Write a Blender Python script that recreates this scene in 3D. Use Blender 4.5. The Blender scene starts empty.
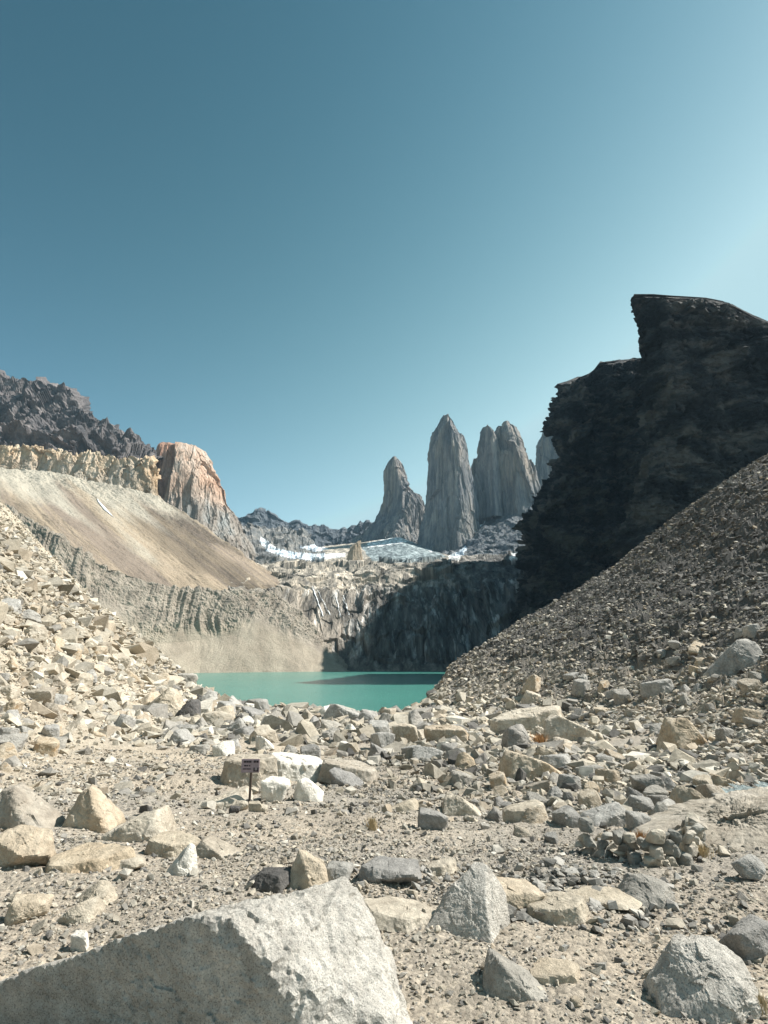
import bpy, bmesh, math, random
import numpy as np
from mathutils import Vector, Matrix
from mathutils.bvhtree import BVHTree

rng = np.random.default_rng(7)
random.seed(7)
F = 550.0
PITCH = math.radians(14.9)
CAMZ = 1.7
SUN_AZ, SUN_EL = 84.0, 49.0          # degrees right of the view direction / above the horizon
LAKE_Z = -12.2
col = bpy.context.scene.collection
cP, sP = math.cos(PITCH), math.sin(PITCH)


def P(px, py, Y):
    """World point seen in the direction of a photo pixel at forward distance Y (metres)."""
    u = (px - 384.0) / F
    v = (512.0 - py) / F
    dy = cP - v * sP
    return np.array([u / dy * Y, Y, CAMZ + (sP + v * cP) / dy * Y])


# ------------------------------------------------------------------ noise
def _h(ix, iy, iz, seed):
    n = (ix.astype(np.int64) * 374761393 + iy.astype(np.int64) * 668265263
         + iz.astype(np.int64) * 2147483647 % 1000003 * 40503 + iz.astype(np.int64) * 1274126177 + seed * 1442695041)
    n = (n ^ (n >> 13)) * 1274126177
    n = n & 0xFFFFFFFF
    n = (n ^ (n >> 15)) * 2246822519 & 0xFFFFFFFF
    n = n ^ (n >> 13)
    return (n & 0xFFFFFF).astype(np.float32) / 16777215.0


def vnoise(p, seed=0):
    """Value noise in -1..1 of points (n,3)."""
    f = np.floor(p)
    t = (p - f).astype(np.float32)
    t = t * t * t * (t * (t * 6 - 15) + 10)
    i = f.astype(np.int64)
    x, y, z = i[:, 0], i[:, 1], i[:, 2]
    tx, ty, tz = t[:, 0], t[:, 1], t[:, 2]
    def L(a, b, w): return a + (b - a) * w
    c00 = L(_h(x, y, z, seed), _h(x + 1, y, z, seed), tx)
    c10 = L(_h(x, y + 1, z, seed), _h(x + 1, y + 1, z, seed), tx)
    c01 = L(_h(x, y, z + 1, seed), _h(x + 1, y, z + 1, seed), tx)
    c11 = L(_h(x, y + 1, z + 1, seed), _h(x + 1, y + 1, z + 1, seed), tx)
    return L(L(c00, c10, ty), L(c01, c11, ty), tz) * 2 - 1


def fbm(p, octv=4, seed=0, gain=0.5, ridged=False):
    r = 0
    a = 1.0
    tot = 0
    q = np.asarray(p, dtype=np.float64)
    for k in range(octv):
        n = vnoise(q, seed + k * 17)
        if ridged:
            n = 1 - 2 * np.abs(n)
        r = r + n * a
        tot += a
        a *= gain
        q = q * 2.03 + 11.3
    return r / tot


def facet(p, seed=0, tilt=0.7):
    """Chiselled noise: each cell is a plane of its own."""
    p = np.asarray(p, dtype=np.float64)
    b = np.floor(p - 0.5)
    best = np.full(len(p), 1e9)
    out = np.zeros(len(p))
    for dx in (0, 1):
        for dy in (0, 1):
            for dz in (0, 1):
                c = b + np.array([dx, dy, dz])
                i = c.astype(np.int64)
                j = np.stack([_h(i[:, 0], i[:, 1], i[:, 2], seed + k) for k in range(3)], 1) * 0.9 + 0.05
                d = p - (c + j)
                dd = (d * d).sum(1)
                g = np.stack([_h(i[:, 0], i[:, 1], i[:, 2], seed + 5 + k) * 2 - 1 for k in range(4)], 1)
                val = (d * g[:, :3]).sum(1) * tilt + g[:, 3] * 0.5
                m = dd < best
                best = np.where(m, dd, best)
                out = np.where(m, val, out)
    return out


# ------------------------------------------------------------------ mesh helpers
def mesh_np(name, V, Fc, mat=None, smooth=False, tint=None, link=True, parent=None):
    """V (n,3); Fc (m,3) or (m,4) index array."""
    me = bpy.data.meshes.new(name)
    V = np.asarray(V, dtype=np.float32)
    Fc = np.asarray(Fc, dtype=np.int32)
    k = Fc.shape[1]
    me.vertices.add(len(V))
    me.vertices.foreach_set("co", V.ravel())
    me.loops.add(Fc.size)
    me.loops.foreach_set("vertex_index", Fc.ravel())
    me.polygons.add(len(Fc))
    me.polygons.foreach_set("loop_start", np.arange(0, Fc.size, k, dtype=np.int32))
    me.polygons.foreach_set("loop_total", np.full(len(Fc), k, dtype=np.int32))
    me.update(calc_edges=True)
    me.validate()
    me.polygons.foreach_set("use_smooth", np.full(len(me.polygons), smooth, dtype=bool))
    if tint is not None:
        at = me.color_attributes.new("tint", "FLOAT_COLOR", "POINT")
        c = np.ones((len(V), 4), dtype=np.float32)
        c[:, :tint.shape[1]] = tint
        at.data.foreach_set("color", c.ravel())
    if mat:
        me.materials.append(mat)
    if not link:
        return me
    o = bpy.data.objects.new(name, me)
    col.objects.link(o)
    o.parent = parent
    return o


def tag(o, label=None, cat=None, group=None, kind=None):
    if label: o["label"] = label
    if cat: o["category"] = cat
    if group: o["group"] = group
    if kind: o["kind"] = kind
    return o


def grid_faces(nr, nc, wrap=False):
    r = np.arange(nr - 1)[:, None]
    c = np.arange(nc if wrap else nc - 1)[None, :]
    c2 = (c + 1) % nc
    a = r * nc + c
    b = r * nc + c2
    return np.stack([a, b, b + nc, a + nc], -1).reshape(-1, 4)


def grid_normals(G, wrap=False):
    if wrap:
        du = np.roll(G, -1, 1) - np.roll(G, 1, 1)
    else:
        du = np.gradient(G, axis=1)
    dv = np.gradient(G, axis=0)
    n = np.cross(du, dv)
    return n / np.maximum(np.linalg.norm(n, axis=2, keepdims=True), 1e-9)


def resample(poly, n):
    poly = np.asarray(poly, float)
    d = np.r_[0, np.cumsum(np.linalg.norm(np.diff(poly, axis=0), axis=1))]
    t = np.linspace(0, d[-1], n)
    return np.stack([np.interp(t, d, poly[:, k]) for k in range(poly.shape[1])], 1)


def loft(name, rows, nu, nv, disp, mat, tintf=None, smooth=False, vs=None, toward=None):
    """rows: polylines of (px,py,Y) from the bottom up; a surface is drawn through them and roughened."""
    R = []
    for r in rows:
        R.append(resample(np.array([P(*q) for q in r]), nu))
    R = np.array(R)
    if vs is None:
        vs = np.linspace(0, 1, len(rows))
    t = np.linspace(0, 1, nv)
    G = np.empty((nv, nu, 3))
    for k in range(3):
        for j in range(nu):
            G[:, j, k] = np.interp(t, vs, R[:, j, k])
    N = grid_normals(G)
    # normals look towards the camera or the sky
    ref = N[:, :, 1] * -1 + N[:, :, 2] * 0.5
    if ref.mean() < 0:
        N = -N
    U, Vv = np.meshgrid(np.linspace(0, 1, nu), t)
    pts = G.reshape(-1, 3)
    nn = N.reshape(-1, 3)
    d = disp(pts, nn, U.ravel(), Vv.ravel())
    if d.ndim == 1:
        d = nn * d[:, None]
    pts = pts + d
    tint = tintf(pts, U.ravel(), Vv.ravel()) if tintf else None
    return mesh_np(name, pts, grid_faces(nv, nu)[:, ::-1], mat, smooth, tint)


def ringstack(name, levels, section, Y, depth, nu, disp, mat, topz=None, yaw=0.0, tintf=None, lev_n=200, Yp=None):
    """A closed standing mass. levels: (py, pxL, pxR) from the top down; section: polygon in -1..1."""
    lv = np.array(levels, float)
    t = np.linspace(0, 1, lev_n)
    tt = np.linspace(0, 1, len(lv))
    # resample by height
    Yp = Yp or Y
    zz = np.array([P(384, a, Yp)[2] for a in lv[:, 0]])
    zt = np.linspace(zz[0], zz[-1], lev_n)
    o = np.argsort(zz)
    xl = np.array([P(b, a, Yp)[0] for a, b, c in lv])
    xr = np.array([P(c, a, Yp)[0] for a, b, c in lv])
    XL = np.interp(zt, zz[o], xl[o])
    XR = np.interp(zt, zz[o], xr[o])
    sec = np.asarray(section, float)
    sec = np.vstack([sec, sec[:1]])
    S = resample(sec, nu + 1)[:-1]
    S[:, 0] = 2 * (S[:, 0] - S[:, 0].min()) / (S[:, 0].max() - S[:, 0].min()) - 1
    G = np.empty((lev_n, nu, 3))
    c, s = math.cos(yaw), math.sin(yaw)
    for i in range(lev_n):
        w = (XR[i] - XL[i]) / 2
        cx = (XR[i] + XL[i]) / 2
        G[i, :, 0] = cx + S[:, 0] * w
        G[i, :, 1] = Y + S[:, 1] * (w * depth[0] + depth[1])
        G[i, :, 2] = zt[i]
    if topz is not None:
        base = zt[-1]
        f = (G[:, :, 2] - base) / (zt[0] - base)
        G[:, :, 2] = base + f * (topz(G[:, :, 0], G[:, :, 1]) - base)
    N = grid_normals(G, True)
    cen = G.mean(axis=1, keepdims=True)
    if ((G - cen) * N).sum(2).mean() < 0:
        N = -N
    pts = G.reshape(-1, 3)
    nn = N.reshape(-1, 3)
    T = np.repeat(t, nu)
    d = disp(pts, nn, T)
    if d.ndim == 1:
        d = nn * d[:, None]
    pts = pts + d
    # cap: shrink the top ring towards the centre in several steps
    top = pts[:nu]
    cc = top.mean(0)
    caps = []
    K = 14 if topz is not None else 4
    for k in range(K):
        f = 1 - (k + 1) / K
        q = cc + (top - cc) * f
        q[:, 2] = top[:, 2] * f + cc[2] * (1 - f) if topz is None else 0
        if topz is not None:
            q[:, 2] = topz(q[:, 0], q[:, 1]) + (top[:, 2] - topz(top[:, 0], top[:, 1])) * f
        q[:, 2] += vnoise(q * 0.35 / max(1.0, Y / 300), 3) * 0.004 * Y * (1 if f > 0 else 0)
        caps.append(q)
    allp = np.vstack(caps[::-1] + [pts])
    tint = tintf(allp) if tintf else None
    return mesh_np(name, allp, grid_faces(lev_n + K, nu, True), mat, False, tint)


# ------------------------------------------------------------------ materials
def new_mat(name):
    m = bpy.data.materials.new(name)
    m.use_nodes = True
    nt = m.node_tree
    b = nt.nodes["Principled BSDF"]
    return m, nt, b


def ramp(nt, fac, stops):
    r = nt.nodes.new("ShaderNodeValToRGB")
    e = r.color_ramp.elements
    while len(e) < len(stops):
        e.new(0.5)
    for el, (p, c) in zip(e, stops):
        el.position = p
        el.color = (*c, 1) if len(c) == 3 else c
    nt.links.new(fac, r.inputs[0])
    return r.outputs[0]


def noise_n(nt, vec, scale, detail=6, rough=0.6, dist=0.0):
    n = nt.nodes.new("ShaderNodeTexNoise")
    n.inputs["Scale"].default_value = scale
    n.inputs["Detail"].default_value = detail
    n.inputs["Roughness"].default_value = rough
    n.inputs["Distortion"].default_value = dist
    nt.links.new(vec, n.inputs["Vector"])
    return n.outputs["Fac"]


def mixc(nt, fac, a, b, mode="MIX"):
    m = nt.nodes.new("ShaderNodeMix")
    m.data_type = "RGBA"
    m.blend_type = mode
    for sock, v in ((m.inputs[0], fac), (m.inputs[6], a), (m.inputs[7], b)):
        if isinstance(v, (int, float)):
            sock.default_value = v
        elif isinstance(v, tuple):
            sock.default_value = (*v, 1)
        else:
            nt.links.new(v, sock)
    return m.outputs[2]


def mapping(nt, scale=(1, 1, 1), rot=(0, 0, 0), coord="Object"):
    tc = nt.nodes.new("ShaderNodeTexCoord")
    mp = nt.nodes.new("ShaderNodeMapping")
    mp.inputs["Scale"].default_value = scale
    mp.inputs["Rotation"].default_value = rot
    nt.links.new(tc.outputs[coord], mp.inputs[0])
    return mp.outputs[0]


def rock_mat(name, c1, c2, c3, scale=1.0, stretch=(1, 1, 1), rot=(0, 0, 0), bump=0.6, bdist=0.1, speck=0.0, tint=False,
             vary=0.0, stain=None, fine=8.0, rough=0.93, contrast=(0.32, 0.68)):
    m, nt, b = new_mat(name)
    v = mapping(nt, stretch, rot)
    iso = mapping(nt)
    n1 = noise_n(nt, v, scale, 7, 0.62, 0.3)
    c = ramp(nt, n1, [(contrast[0], c1), (0.5, c2), (contrast[1], c3)])
    n2 = noise_n(nt, v, scale * fine, 8, 0.7)
    dk = ramp(nt, n2, [(0.3, (0.62, 0.62, 0.62)), (0.62, (1.12, 1.12, 1.12))])
    c = mixc(nt, 1.0, c, dk, "MULTIPLY")
    if speck:
        sp = noise_n(nt, iso, scale * 90, 2, 0.5)
        s = ramp(nt, sp, [(0.36, (1 - speck,) * 3), (0.46, (1, 1, 1)), (0.6, (1, 1, 1)), (0.68, (1 + speck * 0.5,) * 3)])
        c = mixc(nt, 1.0, c, s, "MULTIPLY")
    if stain:
        n3 = noise_n(nt, iso, scale * 0.7, 3, 0.5)
        f = ramp(nt, n3, [(0.55, (0, 0, 0)), (0.7, (1, 1, 1))])
        c = mixc(nt, f, c, stain)
    if vary:
        oi = nt.nodes.new("ShaderNodeObjectInfo")
        vv = ramp(nt, oi.outputs["Random"], [(0.0, (1 - vary, 1 - vary, 1 - vary * 0.9)), (0.35, (1, 0.97, 0.92)), (0.7, (1, 1, 1)), (1.0, (1 + vary * 0.5, 1 + vary * .5, 1 + vary * 0.5))])
        c = mixc(nt, 1.0, c, vv, "MULTIPLY")
    if tint:
        at = nt.nodes.new("ShaderNodeVertexColor")
        at.layer_name = "tint"
        c = mixc(nt, 1.0, c, at.outputs[0], "MULTIPLY")
    nt.links.new(c, b.inputs["Base Color"])
    b.inputs["Roughness"].default_value = rough
    b.inputs["Specular IOR Level"].default_value = 0.25
    n4 = noise_n(nt, v, scale * fine * 0.6, 10, 0.72)
    bp = nt.nodes.new("ShaderNodeBump")
    bp.inputs["Strength"].default_value = bump
    bp.inputs["Distance"].default_value = bdist
    nt.links.new(n4, bp.inputs["Height"])
    nt.links.new(bp.outputs[0], b.inputs["Normal"])
    return m


M = {}
M["hero"] = rock_mat("pale_granite_close", (0.44, 0.41, 0.36), (0.56, 0.53, 0.475), (0.67, 0.635, 0.57), 1.6, bump=1.0, bdist=0.06, speck=0.42, fine=9)
M["pale"] = rock_mat("pale_granite", (0.36, 0.31, 0.245), (0.47, 0.42, 0.34), (0.56, 0.51, 0.43), 1.6, bump=0.8, bdist=0.06, speck=0.22, vary=0.2, fine=7)
M["white"] = rock_mat("white_granite", (0.54, 0.50, 0.44), (0.64, 0.61, 0.54), (0.72, 0.69, 0.63), 1.2, bump=0.8, bdist=0.05, speck=0.2, fine=7)
M["grey"] = rock_mat("grey_granite", (0.27, 0.262, 0.245), (0.37, 0.358, 0.33), (0.46, 0.445, 0.41), 1.6, bump=0.9, bdist=0.06, speck=0.25, vary=0.2, fine=7)
M["tan"] = rock_mat("tan_granite", (0.38, 0.31, 0.225), (0.48, 0.41, 0.315), (0.55, 0.49, 0.40), 1.5, bump=0.8, bdist=0.06, speck=0.2, vary=0.15, stain=(0.40, 0.29, 0.18), fine=7)
M["dark"] = rock_mat("dark_slate", (0.07, 0.07, 0.07), (0.11, 0.105, 0.10), (0.17, 0.16, 0.145), 1.6, bump=0.9, bdist=0.05, vary=0.2, fine=7)
M["rubble"] = rock_mat("rubble_stone", (0.78, 0.76, 0.72), (0.95, 0.94, 0.92), (1.1, 1.08, 1.05), 1.2, bump=0.7, bdist=0.05, tint=True, fine=7)


def ground_mat():
    m, nt, b = new_mat("moraine_gravel")
    v = mapping(nt)
    at = nt.nodes.new("ShaderNodeVertexColor")
    at.layer_name = "tint"
    n1 = noise_n(nt, v, 0.35, 6, 0.6)
    c = ramp(nt, n1, [(0.3, (0.82, 0.80, 0.78)), (0.7, (1.1, 1.08, 1.04))])
    c = mixc(nt, 1.0, at.outputs[0], c, "MULTIPLY")
    n2 = noise_n(nt, v, 22, 6, 0.75)
    c2 = ramp(nt, n2, [(0.33, (0.6, 0.59, 0.58)), (0.5, (1, 1, 1)), (0.66, (1.3, 1.28, 1.25))])
    c = mixc(nt, 1.0, c, c2, "MULTIPLY")
    vo = nt.nodes.new("ShaderNodeTexVoronoi")
    vo.inputs["Scale"].default_value = 34
    nt.links.new(v, vo.inputs["Vector"])
    c3 = nt.nodes.new("ShaderNodeSeparateColor")
    nt.links.new(vo.outputs["Color"], c3.inputs[0])
    vc = ramp(nt, c3.outputs[0], [(0.0, (0.72, 0.71, 0.7)), (0.5, (1, 1, 1)), (1.0, (1.3, 1.28, 1.24))])
    c = mixc(nt, 0.8, c, mixc(nt, 1.0, c, vc, "MULTIPLY"))
    nt.links.new(c, b.inputs["Base Color"])
    b.inputs["Roughness"].default_value = 0.95
    b.inputs["Specular IOR Level"].default_value = 0.2
    vo2 = nt.nodes.new("ShaderNodeTexVoronoi")
    vo2.inputs["Scale"].default_value = 34
    nt.links.new(v, vo2.inputs["Vector"])
    inv = nt.nodes.new("ShaderNodeMath"); inv.operation = "SUBTRACT"
    inv.inputs[0].default_value = 1.0
    nt.links.new(vo2.outputs["Distance"], inv.inputs[1])
    n4 = noise_n(nt, v, 9, 10, 0.75)
    add = nt.nodes.new("ShaderNodeMath"); add.operation = "MULTIPLY_ADD"
    nt.links.new(n4, add.inputs[0]); add.inputs[1].default_value = 3.0
    nt.links.new(inv.outputs[0], add.inputs[2])
    bp = nt.nodes.new("ShaderNodeBump")
    bp.inputs["Strength"].default_value = 0.8
    bp.inputs["Distance"].default_value = 0.02
    nt.links.new(add.outputs[0], bp.inputs["Height"])
    nt.links.new(bp.outputs[0], b.inputs["Normal"])
    return m


M["ground"] = ground_mat()
M["cliff"] = rock_mat("dark_shale_cliff", (0.018, 0.021, 0.025), (0.045, 0.048, 0.052), (0.13, 0.12, 0.11), 0.035, (1, 1, 1.9), (0, 0.12, 0), bump=1.0, bdist=5.0, fine=6, rough=0.9, contrast=(0.40, 0.60))
M["tower"] = rock_mat("tower_granite", (0.15, 0.165, 0.18), (0.24, 0.255, 0.265), (0.37, 0.36, 0.345), 0.012, (3.5, 3.5, 0.4), bump=1.0, bdist=14.0, fine=6, tint=True, contrast=(0.39, 0.62))
M["cirque"] = rock_mat("cirque_granite", (0.07, 0.07, 0.07), (0.17, 0.165, 0.155), (0.36, 0.34, 0.315), 0.03, (2.6, 0.8, 0.16), bump=1.0, bdist=5.0, fine=5, tint=True, contrast=(0.36, 0.64))
M["orange"] = rock_mat("orange_granite", (0.40, 0.29, 0.22), (0.57, 0.435, 0.34), (0.60, 0.53, 0.46), 0.02, (1.6, 1.6, 0.6), bump=1.0, bdist=7.0, fine=6, tint=True)
M["palecliff"] = rock_mat("pale_yellow_cliff", (0.42, 0.335, 0.24), (0.54, 0.45, 0.34), (0.60, 0.54, 0.45), 0.03, (1.6, 1.6, 0.5), bump=1.0, bdist=4.0, fine=7, tint=True)
M["mountain"] = rock_mat("violet_grey_rock", (0.085, 0.085, 0.09), (0.16, 0.145, 0.145), (0.25, 0.225, 0.215), 0.018, (1, 1, 1), bump=1.0, bdist=8.0, fine=8, tint=True)
M["talus"] = rock_mat("talus_scree", (0.86, 0.86, 0.86), (1, 1, 1), (1.1, 1.1, 1.1), 0.03, (1, 1, 1), bump=0.8, bdist=1.2, fine=30, tint=True)
M["moraine"] = rock_mat("moraine_wall", (0.84, 0.83, 0.82), (1, 1, 1), (1.1, 1.1, 1.1), 0.05, (1, 1, 1), bump=0.9, bdist=1.5, fine=22, tint=True)


def plain(name, c, rough=0.6, spec=0.3):
    m, nt, b = new_mat(name)
    v = mapping(nt)
    n = noise_n(nt, v, 14, 4)
    cc = ramp(nt, n, [(0.3, tuple(x * 0.85 for x in c)), (0.7, tuple(min(1, x * 1.1) for x in c))])
    nt.links.new(cc, b.inputs["Base Color"])
    b.inputs["Roughness"].default_value = rough
    b.inputs["Specular IOR Level"].default_value = spec
    return m


M["snow"] = plain("old_snow", (0.80, 0.83, 0.86), 0.7)
M["fall"] = plain("meltwater_streak", (0.72, 0.75, 0.76), 0.4)
M["sign"] = plain("weathered_sign_board", (0.31, 0.24, 0.26), 0.6)
M["signtext"] = plain("faded_dark_lettering", (0.035, 0.025, 0.03), 0.6)
M["signlight"] = plain("faded_light_line", (0.33, 0.28, 0.28), 0.6)
M["post"] = plain("weathered_post", (0.10, 0.075, 0.06), 0.8)
M["straw"] = plain("dry_straw", (0.42, 0.25, 0.12), 0.85)
M["strawpale"] = plain("pale_dry_straw", (0.45, 0.36, 0.22), 0.85)


def water_mat(name, c, scale, bump, rough):
    m, nt, b = new_mat(name)
    v = mapping(nt, (1, 1.0, 1))
    n = noise_n(nt, v, scale * 0.04, 3)
    cc = ramp(nt, n, [(0.3, tuple(x * 0.94 for x in c)), (0.7, tuple(x * 1.05 for x in c))])
    nt.links.new(cc, b.inputs["Base Color"])
    b.inputs["Roughness"].default_value = rough
    b.inputs["IOR"].default_value = 1.33
    b.inputs["Specular IOR Level"].default_value = 0.35
    n2 = noise_n(nt, v, scale, 4, 0.6)
    bp = nt.nodes.new("ShaderNodeBump")
    bp.inputs["Strength"].default_value = bump
    bp.inputs["Distance"].default_value = 0.3
    nt.links.new(n2, bp.inputs["Height"])
    nt.links.new(bp.outputs[0], b.inputs["Normal"])
    return m


M["lake"] = water_mat("glacial_milk_water", (0.060, 0.215, 0.178), 0.8, 1.0, 0.2)
M["stream"] = water_mat("stream_water", (0.42, 0.50, 0.50), 9, 1.0, 0.12)


# ------------------------------------------------------------------ near terrain
def sstep(a, b, x):
    t = np.clip((x - a) / (b - a), 0, 1)
    return t * t * (3 - 2 * t)


def softp(x, k):
    return np.logaddexp(0, x / k) * k


TOE_R = ([0, 8, 14, 22, 35, 48, 62, 75, 95, 140, 300], [6.6, 7.9, 9.4, 11.0, 10.0, 4.6, 1.2, 2.2, 7.2, 18.5, 30])
YDROP = ([-300, -70, -45, -31, -22, -15, -8, 0, 4, 7, 12, 19.5, 44, 70, 102, 129, 260],
         [118, 100, 92, 88, 73, 58, 50, 46, 54, 64, 78, 95, 138, 158, 170, 176, 190])


def height(x, y):
    x = np.asarray(x, float)
    y = np.asarray(y, float)
    z = np.interp(y, [-60, 0, 3, 5, 11, 19, 30, 45, 400], [2.0, 0.05, 0, -0.06, -0.75, -1.45, -2.0, -2.3, -2.4])
    dl = (x + 8.7) * -0.970 + (y - 12) * -0.242
    hl = softp(dl - 0.6, 1.4) * 0.80
    hl = hl * np.where(y < 6, sstep(-6, 6, y) * 0.75 + 0.25, 1)
    dr = x - np.interp(y, *TOE_R)
    rr = softp(dr, 1.2)
    hr = np.interp(rr, [0, 8, 24, 50, 82, 120, 300], [0, 4.2, 13.0, 30.5, 44, 53, 90])
    hr = hr * np.where(y < 8, sstep(-6, 8, y) * 0.7 + 0.3, 1)
    z = z + hl + hr
    # gentle mounds and hollows
    p = np.stack([x, y, np.zeros_like(x)], -1).reshape(-1, 3)
    n = fbm(p * 0.16, 3, 21).reshape(x.shape) * 0.28 * sstep(4, 10, y)
    n2 = fbm(p * 0.045, 3, 33).reshape(x.shape) * 2.0 * sstep(2, 14, hl + hr)
    z = z + n + n2
    yd = np.interp(x, *YDROP)
    z = z - softp(y - yd, 1.6) * 0.62
    return np.maximum(z, -34)


def ground_tint(x, y, z):
    p = np.stack([x, y, x * 0], -1)
    n = fbm(p * 0.5, 4, 5)
    n2 = fbm(p * 0.11, 3, 8)
    c = np.empty((len(x), 3))
    sand = np.array([0.42, 0.37, 0.305])
    grey = np.array([0.315, 0.295, 0.265])
    left = np.array([0.43, 0.385, 0.315])
    right = np.array([0.105, 0.103, 0.10])
    w = np.clip(0.5 + n * 0.9 + n2 * 0.8, 0, 1)[:, None]
    c = grey * w + sand * (1 - w)
    fl = sstep(-4, -11, x + 0.25 * (y - 12) + n2 * 2)[:, None]
    c = c * (1 - fl) + left * fl
    fr = sstep(-1.5, 12.0, x - np.interp(y, *TOE_R) + n * 3)[:, None]
    c = c * (1 - fr) + right * fr
    return c


az = np.r_[np.linspace(-125, -42, 90)[:-1], np.linspace(-42, 42, 900), np.linspace(42, 125, 90)[1:]]
rr_ = 0.7 * (330 / 0.7) ** np.linspace(0, 1, 620)
A, Rr = np.meshgrid(np.radians(az), rr_)
GX, GY = np.sin(A) * Rr, np.cos(A) * Rr
GZ = height(GX, GY)
pp = np.stack([GX, GY, GZ], -1).reshape(-1, 3)
q2 = pp * np.array([1, 1, 0])
hn = fbm(q2 * 1.3, 5, 3, 0.55) * 0.09 + fbm(q2 * 9, 3, 4) * 0.012
sl = sstep(-9, -14, pp[:, 0] + 0.25 * (pp[:, 1] - 12)) + sstep(0, 5, pp[:, 0] - np.interp(pp[:, 1], *TOE_R))
hn = hn + sl * (facet(pp * 0.5, 13) * 0.35 + facet(pp * 1.1, 15) * 0.2)
pp[:, 2] += hn * np.minimum(1, Rr.ravel() / 6 + 0.3)
tint = ground_tint(pp[:, 0], pp[:, 1], pp[:, 2])
ground = mesh_np("ground", pp, grid_faces(len(rr_), len(az))[:, ::-1], M["ground"], False, tint)
tag(ground, kind="structure")
ground_bvh = BVHTree.FromPolygons([tuple(v) for v in pp], [tuple(f) for f in grid_faces(len(rr_), len(az))])


def hit(px, py):
    a = P(px, py, 1.0) - np.array([0, 0, CAMZ])
    r = ground_bvh.ray_cast(Vector((0, 0, CAMZ)), Vector(a).normalized())
    return np.array(r[0]) if r[0] else None


# valley floor far below everything, out to the horizon
s = 3200
b_ = mesh_np("valley_floor", [(-s, -s, -36), (s, -s, -36), (s, s, -36), (-s, s, -36)], [(0, 1, 2, 3)], M["talus"],
             tint=np.full((4, 3), 0.25))
tag(b_, kind="structure")
lk = mesh_np("lake", [(-420, 50, LAKE_Z), (330, 50, LAKE_Z), (330, 760, LAKE_Z), (-420, 760, LAKE_Z)], [(0, 1, 2, 3)], M["lake"])
tag(lk, kind="structure")

# ------------------------------------------------------------------ far terrain
def lerp3(a, b, w):
    return np.array(a) * (1 - w[:, None]) + np.array(b) * w[:, None]


# left moraine wall with eroded gullies above a smooth scree
def d_moraine(p, n, U, V):
    W = U + 0.02 * vnoise(np.stack([U * 12, V * 3, U * 0], -1), 46) + 0.02 * V
    W = W - 0.05 * V
    q = np.stack([W * 34, V * 0.9, U * 0], -1)
    g = fbm(q, 2, 41, 0.5, ridged=True) + 0.5 * fbm(q * np.array([3.3, 2.5, 1]), 3, 42)
    q2 = np.stack([W * 150, V * 3.0, U * 0], -1)
    g2 = fbm(q2, 4, 44, 0.6)
    edge = 0.52 + 0.12 * vnoise(np.stack([U * 14, U * 0, U * 0], -1), 6) + 0.10 * (U - 0.5)
    band = sstep(edge - 0.05, edge + 0.10, V) * (1 - 0.6 * sstep(0.9, 1.0, V))
    return band * (g * 3.6 * (0.5 + 0.8 * sstep(-0.2, 0.5, vnoise(q * 0.37, 8))) + g2 * 2.4 + fbm(p * 0.16, 4, 2, 0.65) * 2.5) + fbm(p * 0.05, 4, 9) * 1.2 + fbm(np.stack([W * 60, V * 5, U * 0], -1), 4, 49) * 0.8 + fbm(p * 0.5, 3, 5) * 0.8 * band


def t_moraine(p, U, V):
    n = np.clip(0.5 + fbm(np.stack([U * 30, V * 2, U * 0], -1), 4, 61) * 1.1, 0, 1)
    n2 = np.clip(0.5 + fbm(p * 0.08, 4, 62) * 1.2, 0, 1)
    c = lerp3((0.355, 0.325, 0.27), (0.30, 0.272, 0.225), n)
    u = lerp3((0.25, 0.23, 0.20), (0.37, 0.34, 0.295), n2)
    b = sstep(0.48, 0.62, V)[:, None]
    return (c * (1 - b) + u * b) * np.array([1.05, 1.0, 0.95])


mor = loft("moraine_wall", [
    [(-260, 700, 420), (60, 690, 470), (150, 677, 520), (200, 675, 560), (262, 675, 590), (320, 675, 610), (352, 675, 625)],
    [(-260, 640, 440), (40, 620, 490), (90, 622, 510), (150, 645, 545), (200, 640, 585), (250, 632, 610), (300, 648, 632), (350, 673, 642)],
    [(-260, 470, 450), (0, 500, 500), (70, 545, 520), (100, 562, 540), (150, 583, 570), (200, 590, 600), (240, 591, 625), (274, 592, 655), (305, 618, 662), (330, 645, 666), (352, 674, 668)],
    [(-260, 520, 560), (0, 560, 580), (150, 620, 640), (240, 625, 690), (280, 630, 720), (352, 690, 730)],
], 760, 330, d_moraine, M["moraine"], t_moraine, vs=[0, 0.45, 0.85, 1])
tag(mor, kind="structure")


def tal_q(p):
    """Across-slope and down-slope coordinates of the talus: stones roll down to the right."""
    return np.stack([(p[:, 2] + 0.72 * p[:, 0]) * 0.02, (p[:, 0] * 0.6 - p[:, 2] * 0.8) * 0.0016, p[:, 1] * 0.0005], -1)


def d_talus(p, n, U, V):
    q = tal_q(p)
    return (fbm(q * np.array([0.8, 1.2, 1]), 3, 75) * 9 + fbm(q * np.array([2.5, 3, 1]), 5, 71, 0.6) * 4.0 + fbm(p * 0.08, 4, 8, 0.65) * 4.0 * sstep(0.45, 0.95, V)
            + fbm(p * 0.02, 3, 72) * 3 + fbm(p * 0.3, 3, 18) * 0.7)


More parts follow.
